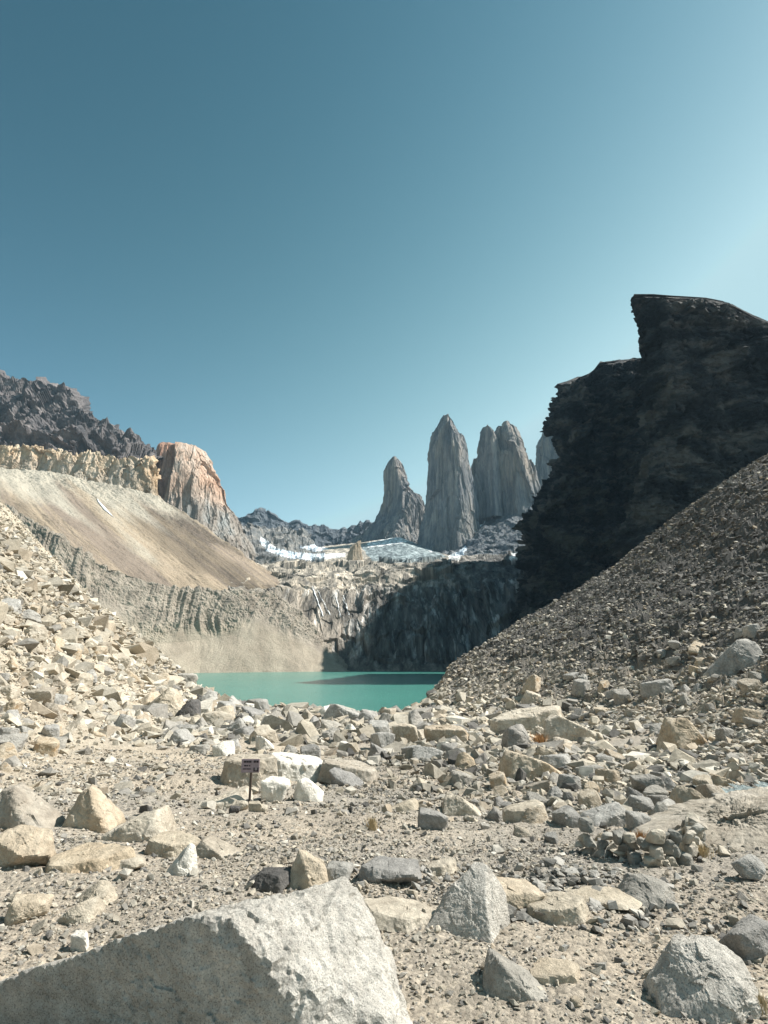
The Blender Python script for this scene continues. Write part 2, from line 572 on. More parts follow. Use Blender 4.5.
def t_talus(p, U, V):
    q = tal_q(p)
    a = np.clip(0.5 + fbm(q * np.array([2.2, 1.0, 1]), 6, 81, 0.72) * 3.6, 0, 1)
    c = lerp3((0.33, 0.27, 0.20), (0.225, 0.185, 0.15), a)
    w = 0.9 * sstep(0.5, 0.85, V + (0.6 - U) * 0.6 + fbm(q * np.array([1.6, 2.5, 1]), 4, 5) * 0.9)
    c = c * (1 - w[:, None]) + np.array([0.43, 0.40, 0.335]) * w[:, None]
    dk = sstep(0.05, 0.35, fbm(q * np.array([0.9, 2.2, 1]) + 7, 4, 91) * 1.6) * (1 - w * 0.7)
    return c * (1 - 0.42 * dk[:, None]) * np.array([1, 0.985, 0.96])


tal = loft("talus_slope", [
    [(-260, 560, 560), (0, 560, 590), (70, 575, 620), (150, 605, 640), (240, 615, 680), (290, 612, 720)],
    [(-260, 430, 640), (0, 500, 680), (70, 520, 700), (150, 560, 720), (225, 580, 740), (278, 588, 760)],
    [(-260, 380, 780), (0, 465, 820), (40, 470, 840), (80, 478, 850), (120, 486, 860), (158, 498, 880), (195, 523, 890), (235, 549, 900), (262, 566, 905), (280, 578, 900)],
    [(-260, 440, 900), (0, 500, 960), (120, 520, 1000), (195, 550, 1030), (280, 590, 1040)],
], 520, 300, d_talus, M["talus"], t_talus, vs=[0, 0.25, 0.93, 1])
tag(tal, kind="structure")


def d_pale(p, n, U, V):
    q = p * np.array([0.06, 0.06, 0.02])
    v = sstep(0, 0.3, V)
    up = np.zeros_like(p)
    up[:, 2] = vnoise(np.stack([U * 40, U * 0, U * 0], -1), 3) * 4 * V + facet(np.stack([U * 90, U * 0, U * 0], -1), 4) * 7 * V
    return n * ((fbm(q * np.array([1.5, 1.5, 1.0]), 4, 31, ridged=True) * 2.5 + facet(p * np.array([0.022, 0.022, 0.016]), 5) * 11 + facet(p * np.array([0.06, 0.06, 0.04]), 6) * 6 + fbm(p * 0.12, 4, 36, 0.6) * 3) * (0.3 + 0.7 * v))[:, None] + up


def t_pale(p, U, V):
    a = np.clip(0.5 + fbm(p * 0.02, 3, 52) * 1.3, 0, 1)
    lo = sstep(0.75, 0.35, V + 0.5 * fbm(p * 0.02, 4, 53))[:, None]
    c = lerp3((1.0, 0.98, 0.95), (1.12, 0.95, 0.78), a)
    return c * (1 - lo) + np.array([0.82, 0.84, 0.88]) * lo


pal = loft("pale_cliff_band", [
    [(-260, 470, 800), (0, 498, 850), (40, 500, 860), (80, 500, 870), (120, 508, 880), (162, 530, 900)],
    [(-260, 380, 850), (0, 446, 880), (20, 442, 880), (35, 444, 880), (60, 448, 890), (75, 455, 890), (100, 455, 895), (125, 456, 900), (150, 458, 905), (157, 463, 905), (160, 505, 915)],
    [(-260, 430, 1000), (60, 480, 1000), (159, 520, 1020)],
], 620, 170, d_pale, M["palecliff"], t_pale, vs=[0, 0.85, 1])
tag(pal, kind="structure")


def d_mtn(p, n, U, V):
    v = sstep(0, 0.15, V) 
    up = np.zeros_like(p)
    up[:, 2] = (vnoise(np.stack([U * 40, U * 0, U * 0], -1), 13) * 8 + vnoise(np.stack([U * 110, U * 0, U * 0], -1), 14) * 6) * V
    return n * (fbm(p * 0.010, 5, 131, 0.6, True) * 42 + facet(p * 0.02, 16) * 24 + facet(p * 0.06, 17) * 10)[:, None] * v[:, None] + up


mt = loft("mountain", [
    [(-300, 470, 1000), (0, 480, 1020), (150, 505, 1040)],
    [(-300, 330, 1150), (0, 425, 1100), (60, 435, 1100), (145, 462, 1100)],
    [(-300, 250, 1350), (-100, 320, 1300), (-30, 366, 1260), (0, 378, 1250), (14, 382, 1250), (35, 393, 1240), (62, 395, 1230), (75, 404, 1220), (88, 420, 1210), (112, 431, 1200), (136, 452, 1190), (152, 470, 1180)],
    [(-300, 330, 1700), (0, 430, 1700), (152, 500, 1600)],
], 420, 260, d_mtn, M["mountain"], lambda p, U, V: np.ones((len(p), 3)), vs=[0, 0.3, 0.85, 1])
tag(mt, kind="structure")

# orange rock tower on the left
SEC_L = [(-1, 0.1), (-0.62, -0.55), (0.45, -0.75), (1.0, 0.1), (0.6, 0.9), (-0.6, 0.9)]


def d_spire(scale, amp, seed):
    """Sheer faces: tall flat facets and fine vertical cracks."""
    def f(p, n, T):
        k = facet(p * scale * np.array([0.9, 0.9, 0.16]), seed + 3) * amp * 1.1
        k1 = facet(p * scale * np.array([2.6, 2.6, 0.5]), seed + 5, 0.5) * amp * 0.42
        k2 = facet(p * scale * np.array([7, 7, 1.6]), seed + 4, 0.5) * amp * 0.16
        r = fbm(p * scale * np.array([3.5, 3.5, 0.35]), 4, seed, 0.6, True) * amp * 0.32
        return (r + k + k1 + k2) * (0.45 + 0.55 * sstep(0, 0.1, T))
    return f


def t_orange(p):
    u = np.clip(0.5 + fbm(p * 0.012, 4, 200) * 1.4, 0, 1)
    c = lerp3((1.05, 0.92, 0.84), (0.95, 0.98, 1.0), u)
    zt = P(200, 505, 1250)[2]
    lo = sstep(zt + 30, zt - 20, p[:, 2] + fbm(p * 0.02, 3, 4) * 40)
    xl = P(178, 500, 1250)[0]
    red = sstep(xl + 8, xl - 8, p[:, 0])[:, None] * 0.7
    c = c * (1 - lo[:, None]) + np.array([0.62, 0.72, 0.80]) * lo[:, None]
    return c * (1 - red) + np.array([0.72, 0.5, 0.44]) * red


org = ringstack("orange_cliff_tower", [(449, 160, 199), (452, 156, 204), (466, 155, 208), (478, 155, 218), (488, 156, 226), (502, 156, 228), (515, 156, 238), (528, 156, 243), (545, 156, 252), (600, 150, 275)],
                [(-1, 0.2), (-0.5, -0.75), (0.25, -0.62), (0.7, -0.35), (1.0, 0.1), (0.6, 0.9), (-0.6, 0.9)],
                1250, (0.8, 20), 420, d_spire(0.016, 13, 301), M["orange"], tintf=t_orange)
tag(org, "orange and grey granite buttress with a dark red shaded side, above the brown scree", "rock tower")
cap = ringstack("dark_summit_cap", [(448, 166, 178), (452, 158, 182), (460, 153, 186), (475, 153, 180)], SEC_L, 1300, (0.8, 20), 120,
                d_spire(0.03, 10, 311), M["mountain"], tintf=lambda p: np.full((len(p), 3), 0.7), lev_n=40)
cap.parent = org

# shaded ridges far behind the small glacier
def d_ridge(sc, am, seed):
    def f(p, n, U, V):
        up = np.zeros_like(p)
        up[:, 2] = (vnoise(np.stack([U * 30, U * 0, U * 0], -1), seed) * 1.0 + vnoise(np.stack([U * 90, U * 0, U * 0], -1), seed + 1) * 0.6) * am * 0.22 * V
        return n * (fbm(p * sc, 5, seed, 0.55, True) * am + facet(p * sc * 2.5, seed + 2) * am * 0.5)[:, None] * sstep(0, 0.1, V)[:, None] + up
    return f


def const(c):
    return lambda p, U, V: np.tile(np.array(c), (len(p), 1))


def photo_xy(p):
    k = (p[:, 2] - CAMZ) / p[:, 1]
    v = (k * cP - sP) / (cP + k * sP)
    return 384 + F * p[:, 0] / p[:, 1] * (cP - v * sP), 512 - F * v


def inside(x, y, poly):
    r = np.zeros(len(x), bool)
    for i in range(len(poly)):
        (x1, y1), (x0, y0) = poly[i], poly[i - 1]
        c = ((y1 > y) != (y0 > y)) & (x < (x0 - x1) * (y - y1) / (y0 - y1 + 1e-9) + x1)
        r ^= c
    return r


SNOW = [
    [(260, 537), (268, 541), (278, 549), (300, 553), (325, 554), (345, 553), (345, 557), (318, 560), (288, 558), (268, 552), (261, 544)],
    [(300, 547), (316, 544), (330, 549), (314, 552)],
    [(366, 543), (385, 538), (400, 536), (417, 537), (405, 542), (384, 546), (368, 548)],
    [(456, 541), (468, 531), (484, 519), (486, 522), (470, 536), (458, 545)],
    [(448, 556), (458, 552), (465, 545), (467, 549), (460, 560), (450, 560)],
    [(508, 556), (530, 546), (532, 549), (512, 562)],
    [(425, 548), (436, 545), (432, 553)],
]
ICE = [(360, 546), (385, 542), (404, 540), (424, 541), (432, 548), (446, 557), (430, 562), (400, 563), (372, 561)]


def snow_tint(p, c):
    """Old snow and dirty glacier ice, toned down for shade, lying on the rock, with ragged margins."""
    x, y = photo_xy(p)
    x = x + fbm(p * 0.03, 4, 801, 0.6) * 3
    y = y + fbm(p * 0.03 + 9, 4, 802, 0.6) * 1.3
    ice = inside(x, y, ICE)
    c = np.where(ice[:, None], np.array([1.25, 1.55, 1.7]) * (1 + 0.25 * fbm(p * np.array([0.01, 0.01, 0.06]), 4, 803, 0.6))[:, None], c)  # dirty ice, darkened further to paint in the tower's shade
    for poly in SNOW:
        m = inside(x, y, poly)
        c = np.where(m[:, None], np.array([4.0, 4.2, 4.4]) * (1 + 0.2 * fbm(p * 0.05, 3, 804))[:, None], c)
    return c


ridge = loft("far_ridge", [
    [(120, 600, 2300), (430, 600, 2300)],
    [(120, 560, 2350), (240, 545, 2350), (300, 548, 2350), (430, 548, 2350)],
    [(120, 520, 2500), (235, 518, 2500), (246, 516, 2500), (262, 512, 2500), (272, 516, 2500), (288, 524, 2500), (300, 529, 2500), (312, 532, 2500), (330, 530, 2500), (350, 528, 2500), (368, 524, 2500), (430, 520, 2500)],
    [(120, 560, 3000), (430, 560, 3000)],
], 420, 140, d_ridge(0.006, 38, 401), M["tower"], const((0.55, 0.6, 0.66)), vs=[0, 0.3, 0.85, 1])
tag(ridge, kind="structure")
dome = loft("ice_polished_dome", [
    [(225, 590, 1150), (320, 590, 1150)],
    [(225, 562, 1250), (250, 558, 1250), (290, 556, 1270), (325, 556, 1290)],
    [(225, 545, 1500), (240, 530, 1500), (252, 526, 1520), (262, 532, 1520), (275, 527, 1540), (290, 530, 1560), (303, 533, 1560), (312, 545, 1560)],
    [(225, 565, 2000), (312, 565, 2000)],
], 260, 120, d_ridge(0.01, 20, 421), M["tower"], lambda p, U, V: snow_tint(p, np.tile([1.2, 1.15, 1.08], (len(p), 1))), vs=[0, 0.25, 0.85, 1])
tag(dome, kind="structure")


# the cirque: striped wall, sloping slabs above it and the plateau below the towers
def d_cirque(p, n, U, V):
    wall = sstep(0.02, 0.12, V) * sstep(0.62, 0.45, V)
    q = p * np.array([0.05, 0.02, 0.010])
    r = fbm(q, 3, 501, 0.5, True) * 8 + facet(p * np.array([0.035, 0.02, 0.010]), 502, 0.6) * 11 + facet(p * np.array([0.11, 0.05, 0.03]), 512, 0.6) * 4
    r2 = fbm(p * np.array([0.25, 0.08, 0.05]), 4, 503, 0.6) * 3
    slab = facet(p * np.array([0.02, 0.012, 0.05]), 505) * 12 + facet(p * np.array([0.06, 0.03, 0.12]), 506) * 5
    rest = sstep(0.45, 0.6, V)
    return wall * (r + r2) * (0.45 + 0.55 * sstep(0.2, 0.4, U)) + rest * (slab + fbm(p * 0.01, 4, 509) * 14) * sstep(0.92, 0.72, V) + fbm(p * 0.04, 3, 507) * 2


def t_cirque(p, U, V):
    q = p * np.array([0.16, 0.03, 0.008])
    st = sstep(0.25, 0.8, fbm(q, 5, 511, 0.7) * 2.2)
    wall = sstep(0.02, 0.1, V) * sstep(0.60, 0.46, V)
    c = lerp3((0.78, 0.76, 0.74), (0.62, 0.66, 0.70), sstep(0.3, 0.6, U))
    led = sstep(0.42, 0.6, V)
    c = c * (1 - led[:, None]) + np.array([2.1, 1.95, 1.72]) * led[:, None] * sstep(0.75, 0.3, U)[:, None] + c * led[:, None] * (1 - sstep(0.75, 0.3, U)[:, None])  # ledges paler towards the left, sunlight put into the tint
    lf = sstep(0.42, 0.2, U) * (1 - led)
    c = c * (1 + lf[:, None] * np.array([0.9, 0.8, 0.65]))  # left end of the wall lightened, painting in its sunlit part
    c = c + (st * wall)[:, None] * np.array([0.9, 0.95, 1.0]) * 1.3
    ft = sstep(0.10, 0.03, V)[:, None]
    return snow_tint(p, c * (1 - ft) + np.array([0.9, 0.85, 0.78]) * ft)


cirq = loft("cirque_wall", [
    [(230, 690, 600), (300, 676, 640), (345, 673, 650), (400, 672, 655), (470, 672, 640), (540, 675, 610), (640, 690, 590)],
    [(230, 640, 680), (300, 640, 700), (345, 655, 700), (400, 660, 700), (470, 661, 690), (540, 650, 660), (640, 650, 640)],
    [(230, 592, 720), (280, 590, 740), (310, 592, 770), (345, 597, 800), (400, 598, 800), (450, 597, 790), (500, 592, 760), (560, 580, 720), (640, 570, 700)],
    [(220, 572, 860), (270, 576, 900), (310, 573, 930), (345, 572, 960), (390, 566, 960), (440, 562, 960), (500, 560, 930), (560, 550, 900), (640, 540, 860)],
    [(200, 562, 1500), (300, 562, 1500), (345, 560, 1500), (390, 560, 1500), (440, 558, 1500), (500, 556, 1500), (560, 552, 1500), (700, 545, 1500)],
    [(180, 552, 2100), (300, 549, 2080), (365, 542, 2080), (400, 537, 2060), (430, 549, 2060), (460, 556, 2060), (520, 553, 2060), (700, 530, 2050)],
], 640, 360, d_cirque, M["cirque"], t_cirque, vs=[0, 0.09, 0.46, 0.68, 0.85, 1])
tag(cirq, kind="structure")

# the towers
SEC_T = [(-1, 0.25), (-0.35, -0.45), (0.15, -0.95), (0.42, -0.85), (1.0, -0.05), (0.7, 0.9), (-0.6, 0.9)]


def t_tower(p):
    u = np.clip(0.5 + fbm(p * np.array([0.01, 0.01, 0.004]), 4, 230) * 1.4, 0, 1)
    c = lerp3((0.92, 0.95, 1.0), (1.1, 1.04, 0.98), u)
    hi = sstep(500, 800, p[:, 2])[:, None]
    return c * (1 + hi * np.array([0.26, 0.11, 0.0]))  # upper rock tinted pinkish, sunlit warmth painted into the colour


TW = [
    ("lone left granite tower, lowest of the three, with a shoulder on its right", 2260,
     [(458, 393, 395), (463, 389, 399), (470, 387, 402), (482, 385, 408), (492, 384, 414), (497, 383, 421), (504, 381, 424), (512, 378, 426), (520, 373, 425), (530, 362, 424), (545, 345, 430), (575, 330, 440)]),
    ("middle granite tower, the tallest, with a pointed summit and sunlit right edge", 2000,
     [(417, 443, 450), (421, 441, 454), (430, 436, 459), (440, 430, 465), (452, 427, 468), (463, 428, 469), (475, 428, 472), (500, 427, 476), (520, 423, 478), (540, 417, 482), (556, 409, 490), (590, 400, 500)]),
    ("right granite tower, the widest, with a notched double summit", 2080,
     [(425, 499, 509), (429, 496, 512), (435, 492, 517), (450, 485, 525), (458, 476, 527), (466, 474, 532), (475, 473, 535), (500, 472, 542), (530, 472, 548), (560, 468, 560), (590, 460, 570)]),
    ("far peak mostly hidden behind the black cliff, its tip above the cliff shoulder", 2500,
     [(418, 548, 556), (424, 545, 575), (440, 541, 590), (455, 540, 600), (475, 538, 605), (520, 530, 620)]),
]
for i, (lab, Y, lv) in enumerate(TW):
    t = ringstack("rock_tower", lv, SEC_T, Y, (0.8, 15), 420, d_spire(0.013, 20, 600 + i * 20), M["tower"], tintf=t_tower, lev_n=260)
    tag(t, lab, "rock tower", "granite towers above the lake")
t2 = ringstack("north_summit", [(427, 483, 489), (432, 481, 495), (440, 479, 499), (470, 474, 502), (520, 473, 505)], SEC_T, 2060, (0.8, 15), 160, d_spire(0.016, 12, 690), M["tower"], tintf=t_tower, lev_n=150)
t2.parent = bpy.data.objects["rock_tower.002"]
apron = loft("tower_apron", [
    [(425, 590, 1500), (470, 590, 1500), (620, 590, 1500)],
    [(430, 562, 1650), (470, 556, 1650), (620, 545, 1600)],
    [(438, 556, 2000), (462, 542, 2050), (480, 525, 2060), (535, 500, 2060), (620, 490, 2000)],
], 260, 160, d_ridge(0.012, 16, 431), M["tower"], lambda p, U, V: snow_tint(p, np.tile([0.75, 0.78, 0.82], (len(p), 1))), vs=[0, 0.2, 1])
tag(apron, kind="structure")
pin = ringstack("rock_pinnacle", [(541, 359, 361), (546, 353, 361), (552, 348, 362), (562, 346, 363), (575, 344, 366)],
                [(-1, -0.2), (-0.2, -0.8), (0.9, -0.5), (1.0, 0.3), (0, 0.9)], 1150, (0.8, 3), 120, d_spire(0.05, 3.0, 640), M["palecliff"],
                tintf=lambda p: np.full((len(p), 3), 0.85), lev_n=70)
tag(pin, "small sunlit pinnacle standing alone on the ledge in front of the glacier", "pinnacle")


# ---- dark cliffs on the right
def topz_from(tab, Y):
    tab = np.array(tab, float)
    X = np.array([P(a, b, Y)[0] for a, b in tab])
    Z = np.array([P(a, b, Y)[2] for a, b in tab])
    XS, ZS = X / Y, (Z - CAMZ) / Y
    def f(x, y):
        # the top rises towards the back as fast as the eye's line does, less a little
        return CAMZ + np.interp(x / y, XS, ZS) * (Y + (y - Y) * 0.93)
    return f


def d_cliff(amp, seed):
    def f(p, n, T):
        strata = facet(p * np.array([0.02, 0.02, 0.07]), seed) * amp * 0.6
        blk = facet(p * np.array([0.035, 0.035, 0.045]), seed + 1) * amp * 1.9
        sm = facet(p * np.array([0.16, 0.16, 0.3]), seed + 2) * amp * 0.8 + facet(p * np.array([0.4, 0.4, 0.55]), seed + 12) * amp * 0.22
        r = fbm(p * np.array([0.03, 0.03, 0.012]), 5, seed + 3, 0.55, True) * amp + facet(p * np.array([0.08, 0.08, 0.022]), seed + 7) * amp * 0.9 + fbm(p * 0.15, 4, seed + 8, 0.6) * amp * 0.5
        led = sstep(0.2, 0.8, fbm(np.stack([p[:, 0] * 0.004, p[:, 1] * 0.004, p[:, 2] * 0.05 + p[:, 0] * 0.008], -1), 3, seed + 9)) * amp * 2.2
        return (strata + blk + sm + r + led) * (0.85 + 0.15 * sstep(0, 0.05, T)) - amp * 1.3
    return f


SEC_B = [(-1, -0.8), (-0.95, -0.97), (0.9, -1), (1, -0.8), (1, 0.9), (-0.26, 1), (-0.50, 0.4), (-0.78, -0.3)]
cA = ringstack("cliff", [(292, 641, 1250), (310, 644, 1250), (340, 649, 1250), (350, 651, 1250), (358, 650, 1250), (400, 656, 1250), (440, 655, 1250), (480, 646, 1260), (520, 638, 1270), (560, 628, 1270), (640, 610, 1290)],
               SEC_B, 450, (0.0, 115), 1500, d_cliff(3.2, 701), M["cliff"], lev_n=380, Yp=338,
               topz=topz_from([(600, 294), (634, 296), (700, 298), (730, 303), (752, 313), (768, 320), (850, 345), (1250, 420)], 338))
tag(cA, "tall black shale cliff with an overhanging flat top edge", "cliff")
cB = ringstack("cliff", [(372, 562, 900), (385, 559, 900), (400, 555, 900), (415, 555, 900), (440, 562, 900), (452, 558, 900), (465, 551, 900), (480, 537, 900), (500, 527, 900), (530, 522, 900), (575, 520, 900), (640, 514, 900), (680, 506, 900)],
               SEC_B, 800, (0.0, 170), 1300, d_cliff(5.5, 731), M["cliff"], lev_n=360, Yp=640,
               topz=topz_from([(540, 398), (552, 388), (560, 382), (577, 377), (590, 374), (600, 362), (625, 359), (645, 356), (700, 350), (900, 340)], 640))
tag(cB, "lower black cliff shoulder dropping to the dark end of the lake", "cliff")


def d_scr(p, n, U, V):
    return fbm(p * 0.05, 4, 9) * 2.5 + facet(p * 0.2, 5) * 1.0


scr = loft("scree_apron", [
    [(448, 682, 330), (480, 682, 300), (700, 700, 260), (1000, 700, 250)],
    [(452, 670, 430), (480, 656, 420), (512, 630, 410), (545, 606, 400), (640, 570, 390), (1000, 500, 360)],
    [(470, 668, 640), (512, 632, 620), (545, 608, 560), (640, 580, 520), (1000, 520, 460)],
], 300, 120, d_scr, M["talus"], const((0.075, 0.075, 0.073)), vs=[0, 0.6, 1])  # dark tint stands in for shade that does not fall here
tag(scr, kind="structure")

# ------------------------------------------------------------------ draped snow and meltwater
def bvh_of(*objs):
    vs, fs, k = [], [], 0
    for o in objs:
        me = o.data
        v = np.empty(len(me.vertices) * 3, np.float32)
        me.vertices.foreach_get("co", v)
        v = v.reshape(-1, 3)
        f = [tuple(np.array(p.vertices) + k) for p in me.polygons]
        vs += [tuple(x) for x in v.tolist()]
        fs += f
        k += len(v)
    return BVHTree.FromPolygons(vs, fs)


far_bvh = bvh_of(cirq, dome, apron)
tal_bvh = bvh_of(tal, mor)


def drape(name, bvh, top, bot, nu, nv, lift, mat, thick=2.0, rag=0.0, seed=0):
    """A thin sheet of snow or water lying on the rock between two outline polylines."""
    T = resample(top, nu); B = resample(bot, nu)
    verts, ok = [], []
    for j in range(nv):
        f = j / (nv - 1)
        for i in range(nu):
            q = T[i] * (1 - f) + B[i] * f
            q = q + rag * np.array([random.uniform(-1, 1), random.uniform(-1, 1)])
            d = P(q[0], q[1], 1.0) - np.array([0, 0, CAMZ])
            dl = np.linalg.norm(d)
            r = bvh.ray_cast(Vector((0, 0, CAMZ)), Vector(d / dl))
            if r[0] is None:
                verts.append(None)
            else:
                n = r[1] if r[1].z > 0 or r[1].y < 0 else -r[1]
                if n.dot(r[0]) > 0: n = -n
                verts.append((np.array(r[0]) + np.array(n) * lift, np.array(n)))
    idx, V = {}, []
    for k, v in enumerate(verts):
        if v is not None:
            idx[k] = len(V); V.append(v[0])
    Fc = []
    for a, b, c, d in grid_faces(nv, nu):
        if all(k in idx for k in (a, b, c, d)):
            ys = [V[idx[k]][1] for k in (a, b, c, d)]
            if max(ys) - min(ys) < 0.25 * min(ys):
                Fc.append((idx[a], idx[b], idx[c], idx[d]))
    if not Fc:
        return None
    o = mesh_np(name, np.array(V), np.array(Fc), mat, True)
    md = o.modifiers.new("thickness", "SOLIDIFY"); md.thickness = thick; md.offset = 0
    return o


o = drape("snow_patch", tal_bvh, [(97, 499), (104, 507), (113, 517)], [(98, 502), (104, 510), (114, 518)], 20, 4, 0.8, M["snow"], 0.6, 0.1)
if o: tag(o, kind="structure")
falls = [((312, 587), (323, 617), 0.9, "widest white meltwater streak on the sunlit end of the cirque wall"),
         ((335, 595), (341, 618), 0.6, "white meltwater streak in the middle of the sunlit wall"),
         ((343, 596), (349, 616), 0.5, "white meltwater streak beside the shadow edge on the wall"),
         ((318, 592), (330, 616), 0.4, "thin meltwater streak just right of the widest one")]
for (x0, y0), (x1, y1), w, lab in falls:
    ys = np.linspace(y0, y1, 14)
    xs = np.interp(ys, [y0, y1], [x0, x1]) + 0.2 * np.sin(np.arange(14) * 1.3)
    ww = w * 0.6 * (0.5 + 0.6 * np.linspace(0, 1, 14))
    o = drape("waterfall", far_bvh, list(zip(xs - ww, ys)), list(zip(xs + ww, ys)), 30, 3, 1.2, M["fall"], 0.5)
    if o: tag(o, lab, "waterfall", "meltwater streaks on the cirque wall")

# ------------------------------------------------------------------ stones
def hull_planes(pts):
    bm = bmesh.new()
    for p in pts:
        bm.verts.new(p)
    r = bmesh.ops.convex_hull(bm, input=bm.verts[:])
    c = Vector(np.mean(np.asarray(pts, float), axis=0))
    out = []
    for f in bm.faces:
        f.normal_update()
        n = f.normal.copy()
        if n.length < 0.5:
            continue
        d = n.dot(f.verts[0].co - c)
        if d < 0:
            n, d = -n, -d
        if d > 1e-5:
            out.append((n.x, n.y, n.z, d))
    bm.free()
    return np.array(out), np.array(c)


_ico = {}


def ico(sub):
    if sub not in _ico:
        bm = bmesh.new()
        bmesh.ops.create_icosphere(bm, subdivisions=sub, radius=1)
        v = np.array([x.co[:] for x in bm.verts])
        f = np.array([[w.index for w in x.verts] for x in bm.faces])
        bm.free()
        _ico[sub] = (v, f)
    return _ico[sub]


def rock_mesh(pts, sub=4, sharp=26, rough=0.05, seed=0, fine=1.0):
    pl, c = hull_planes(pts)
    d, f = ico(sub)
    dots = d @ pl[:, :3].T / pl[:, 3]
    dots = np.maximum(dots, 0)
    m = dots.max(1)
    r = 1 / (m * (np.sum((dots / m[:, None]) ** sharp, 1)) ** (1 / sharp))
    V = d * r[:, None]
    S = np.abs(V).max(0).mean()
    off = rough * S
    q = V / S
    n = (facet(q * 2.1 + seed, seed) * 1.0 + facet(q * 5 + seed, seed + 1) * 0.4 + fbm(q * 3 + seed, 3, seed + 2) * 0.5)
    if sub >= 5:
        n = n + facet(q * 12 + seed, seed + 6) * 0.22 * fine + fbm(q * 16, 3, seed + 9) * 0.22 * fine
    if sub >= 6:
        n = n + (fbm(q * 45, 3, seed + 11, 0.7) * 0.2 + facet(q * 28, seed + 13) * 0.14) * fine
    V = V + d * (n * off)[:, None]
    return V + c, f


def kind_pts(kind, r):
    """Corner points of a stone about 2 wide, 2 deep, 2 high (z from -1 to 1) of a given habit."""
    j = lambda s=0.25: r.uniform(-s, s)
    P_ = []
    if kind == "block":
        for sx in (-1, 1):
            for sy in (-1, 1):
                for sz in (-1, 1):
                    k = r.uniform(0.65, 1)
                    P_.append((sx * k + j(0.15), sy * k + j(0.15), sz * r.uniform(0.7, 1)))
        P_.pop(int(r.integers(4, 8)))
        P_.pop(int(r.integers(0, 7)))
        P_ += [(j(.5), -1, j(.5)), (1, j(.5), j(.5)), (-1, j(.5), j(.4)), (j(.5), j(.5), 1.05), (j(.9), j(.9), 0.85)]
    elif kind == "slab":
        for k in range(7):
            a = k / 7 * 2 * math.pi + j(0.3)
            q = r.uniform(0.8, 1)
            P_.append((math.cos(a) * q, math.sin(a) * q, -1))
            q *= r.uniform(0.75, 0.98)
            P_.append((math.cos(a) * q, math.sin(a) * q, r.uniform(0.5, 1)))
    elif kind == "wedge":     # high on the right, thin on the left
        P_ = [(-1, -.8, -1), (-1, .8, -1), (1, -.9, -1), (1, .9, -1), (-.9, -.6 + j(), -.5), (-.8, .7, -.4 + j()), (.5 + j(), -.6, 1), (.8, .5, .9), (1, -.2, .4 + j()), (-.1, -.9, .3 + j())]
    elif kind == "wedgel":
        P_ = [(1, -.8, -1), (1, .8, -1), (-1, -.9, -1), (-1, .9, -1), (.9, -.6 + j(), -.5), (.8, .7, -.4 + j()), (-.5 + j(), -.6, 1), (-.8, .5, .9), (-1, -.2, .4 + j()), (.1, -.9, .3 + j())]
    elif kind == "tooth":
        P_ = [(-1, -.2, -1), (-.6, .6, -1), (.9, .6, -1), (1, -.1, -1), (.45, -.9, -1), (.05, -.75, -1), (.55, .1, 1), (.35, .35, .95), (.95, .3, .25), (.42, -.45, .3), (-.3, .25, .1), (.1, .1, .75)]
    elif kind == "hump":
        P_ = [(-1, -.5, -1), (-.9, .6, -1), (.9, .8, -1), (1, -.6, -1), (-.2, -1, -1), (-.88, -.1, -.1), (-.45, 0, .8), (-.1, -.1, 1), (.45, .2, .95), (.95, .1, .3), (-.25, -.85, -.2), (.4, -.8, .2), (0, .8, .5)]
    elif kind == "pyramid":
        a = j(.3)
        P_ = [(-1, -.5, -1), (-.6, .9, -1), (.8, .8, -1), (1, -.3, -1), (.2, -1, -1), (a, j(.2), 1), (a + .35, .3, .8), (a - .1, .6, .75), (-.75, 0, -.1 + j()), (.8, .1, .1 + j()), (.15, -.8, .1 + j()), (.6, -.5, .3)]
    else:
        for k in range(22):
            v = np.array([r.normal(), r.normal(), r.normal()])
            v /= np.linalg.norm(v)
            P_.append(tuple(v * r.uniform(0.85, 1.05)))
    P_ = np.array(P_, float)
    lo, hi = P_.min(0), P_.max(0)
    P_ = (P_ - (lo + hi) / 2) / ((hi - lo) / 2)
    return P_


def stone_at(px, pyb, w, h, kind, mat, lab, seed, yaw=0.0, depth=0.75, group=None, sub=4, sink=0.12, tilt=None, rough=0.05, sharp=26, cat="boulder", name="boulder"):
    """A single boulder standing where the photo shows its foot; w and h are its size in photo pixels."""
    g = hit(px, pyb)
    if g is None:
        return None
    dist = math.sqrt(g[1] ** 2 + (g[2] - CAMZ) ** 2)
    W = w * dist / F
    ang = math.atan2(CAMZ - g[2], g[1])
    D = W * depth
    H = max(h * dist / F - D * math.sin(ang) * 0.75, 0.42 * h * dist / F) * (1 + sink)
    r = np.random.default_rng(seed)
    pts = kind_pts(kind, r) * np.array([W / 2, D / 2, H / 2])
    pts = pts[:, :]
    if tilt is None:
        tilt = r.uniform(-0.16, 0.16)
    c, s_ = math.cos(yaw), math.sin(yaw)
    ct, st = math.cos(tilt), math.sin(tilt)
    V, f = rock_mesh(pts, sub, sharp, rough, seed)
    V = V @ np.array([[ct, 0, -st], [0, 1, 0], [st, 0, ct]])
    V = V @ np.array([[c, s_, 0], [-s_, c, 0], [0, 0, 1]])
    V[:, 2] += H / 2 - sink * H
    o = mesh_np(name, V, f, M[mat])
    zc = float(height(g[0], g[1] + D / 2))
    o.location = (g[0], g[1] + D * 0.45, min(g[2], zc) if abs(zc - g[2]) < 0.4 * H else g[2])
    tag(o, lab, cat, group)
    return o


